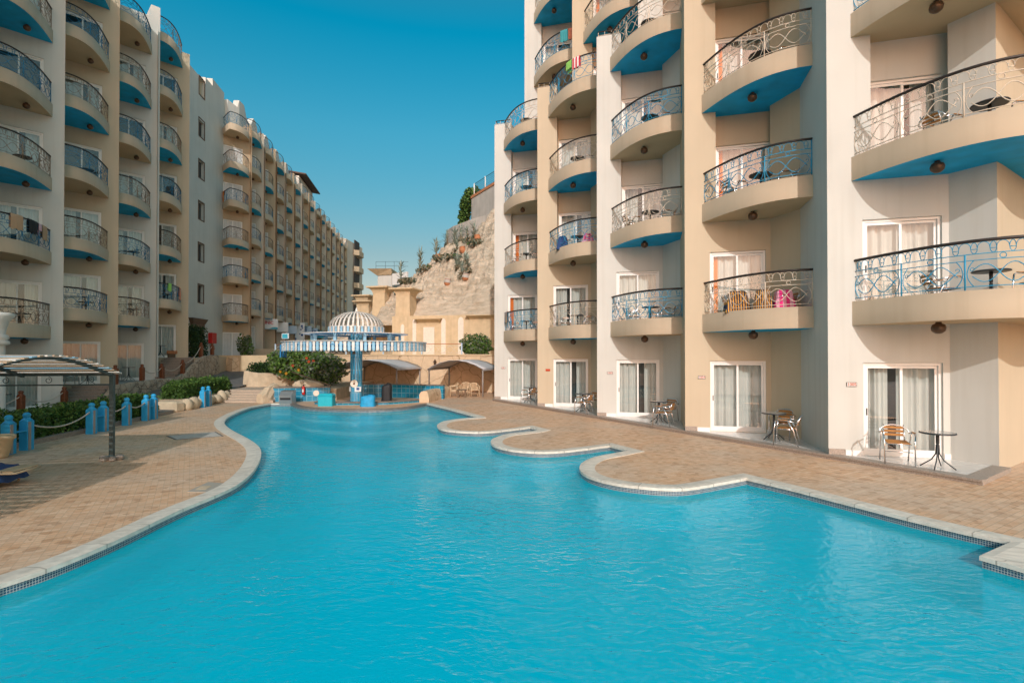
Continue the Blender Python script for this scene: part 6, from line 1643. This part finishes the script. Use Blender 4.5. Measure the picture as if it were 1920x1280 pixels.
# small white building on the slope shoulder
t = empty('white_building', (-14.6, 60, 8.6), 0, 'small white building with flared ochre cornice at the foot of the slope skyline', 'building')
mb = MB(); mb.prism([(-15.4, 59), (-13.7, 58.6), (-12.0, 63), (-15.4, 63)], 6.5, 11.7, 0); mb.build('wall', [M['white']], t, True)
mb = MB(); mb.add([(-15.5, 58.9, 11.5), (-13.7, 58.5, 11.5), (-13.7, 63, 11.5), (-15.5, 63, 11.5), (-16.4, 58.2, 12.15), (-13.6, 58.0, 12.15), (-13.6, 63.2, 12.15), (-16.4, 63.2, 12.15)], [(0, 1, 5, 4), (1, 2, 6, 5), (2, 3, 7, 6), (3, 0, 4, 7), (4, 5, 6, 7)]); mb.build('cornice', [M['sand']], t, True)
mb = MB(); mb.prism([(-13.6, 58.4), (-11.6, 56.9), (-11.5, 57.1), (-13.5, 58.7)], 10.3, 11.6, 0); mb.build('slat_screen', [M['frame']], t, True)
mb = MB()
for h_ in (12.5, 13.0): mb.tube([(-15.5, 58.6, h_), (-13.4, 58.5, h_), (-11.5, 57, h_-.3)], .02, 4)
for p in ((-15.5, 58.6), (-14.4, 58.5), (-13.4, 58.5), (-12.4, 57.7)): mb.tube([(*p, 12.0), (*p, 13.0)], .02, 4)
mb.build('railing', [M['darkmetal']], t, True)

# ------------------------------------------------------------------ shop signs, cabinet, bench, small things far left
def sign_board(name, j, z0, z1, m, txt, tm, size, label, x0=-2.3, x1=-.05, out=.12):
    D = LD(FZ[j]); Fm = frame(D[0], D[1], LR); c = Fm @ Vector(((x0+x1)/2, -out, (z0+z1)/2))
    t = empty(name, c, LR, label, 'sign', 'shop signs under the far balconies')
    mb = MB(); mb.rbox((0, 0, 0), (x1-x0, .12, z1-z0), 0, .015); mb.build('board', [m], t)
    if txt: o = link('lettering', text_mesh(txt, size, tm, .006), t, (0, -.066, .12 if size < .5 else 0)); o.rotation_euler = (PI/2, 0, 0)
    return t
t = sign_board('shop_sign', 2, 4.95, 6.0, M['sign_w'], 'CLINIC', M['text_red'], .42, 'white shop sign with red lettering over a teal wave', out=.9)
mb = MB(); pts = [(-1.1+.11*i, -.068, -.38+.10*math.sin(i*.45)) for i in range(21)]
mb.add([p for p in pts]+[(p[0], p[1], -.5) for p in pts], [(i, i+1, i+22, i+21) for i in range(20)]); mb.build('wave', [M['sign_b']], t)
sign_board('shop_sign', 3, 4.85, 5.9, M['sign_w'], None, None, .3, 'white shop sign with dark oval emblem beside the clinic sign', out=.9)
sign_board('shop_sign', 4, 4.8, 5.7, M['sign_n'], None, None, .3, 'pale blue shop sign behind the small screen', out=.9)
sign_board('shop_sign', 5, 2.96, 6.3, M['sign_w'], None, None, .3, 'tall white shop panel with scattered dark motifs', out=.9)
sign_board('shop_sign', 6, 5.0, 6.1, M['sign_n'], '2003', M['text_blue'], .5, 'pale shop sign with dark numerals left of the bazaar sign', out=.9)
sign_board('shop_sign', 7, 4.9, 6.0, M['sign_n'], 'BAZAR', M['text_blue'], .62, 'pale blue bazaar sign under the far balconies', out=.9)
sign_board('shop_sign', 8, 4.8, 5.8, M['sign_b'], None, None, .3, 'teal shop sign just left of the bar dome', out=.9)
sign_board('shop_sign', 10, 5.0, 6.2, M['sign_w'], 'A', M['text_red'], 1.1, 'white pharmacy sign with a big red letter', out=.9)
rnd = random.Random(4)
mb = MB(); D = LD(FZ[5]); Fm5 = frame(D[0], D[1], LR); mb.M = Fm5
for k in range(22): mb.box((-2.1+1.9*rnd.random(), -.968, 3.2+2.8*rnd.random()), (.08+.2*rnd.random(), .01, .08+.18*rnd.random()), 0)
for o in [o for o in bpy.data.objects if o.get('label') == 'tall white shop panel with scattered dark motifs']:
    mb.v = [tuple(Matrix.Rotation(-LR, 3, 'Z') @ (Vector(p)-o.location)) for p in mb.v]; mb.build('motifs', [M['text_blue']], o)
t = empty('fire_hose_cabinet', (*FW(41.6), 3.1), FLR, 'red fire hose cabinet on the flat wall beside the tall shrub', 'cabinet')
mb = MB(); mb.rbox((0, -.16, .65), (.9, .3, .85), 0, .02); mb.build('box', M['red'], t)
mb = MB(); mb.tube([(-.1, -.2, .25), (-.1, -.2, -.85)], .05, 6); mb.tube([(-.1, -.2, -.2), (.3, -.2, -.2)], .05, 6); mb.build('pipe', M['red'], t)
t = empty('bench', (*Lp(33.7, -.75), 2.23), ANG_L, 'low orange topped bench at the top of the upper terrace steps', 'bench')
mb = MB(); mb.rbox((0, 0, .34), (1.0, .5, .22), 0, .03); mb.build('seat', M['terracotta'], t)
for x in (-.4, .4): mb = MB(); mb.box((x, 0, .12), (.12, .42, .24)); mb.build('leg', M['bark'], t)

tag(bar, None, None)
print('objects', len(bpy.data.objects))
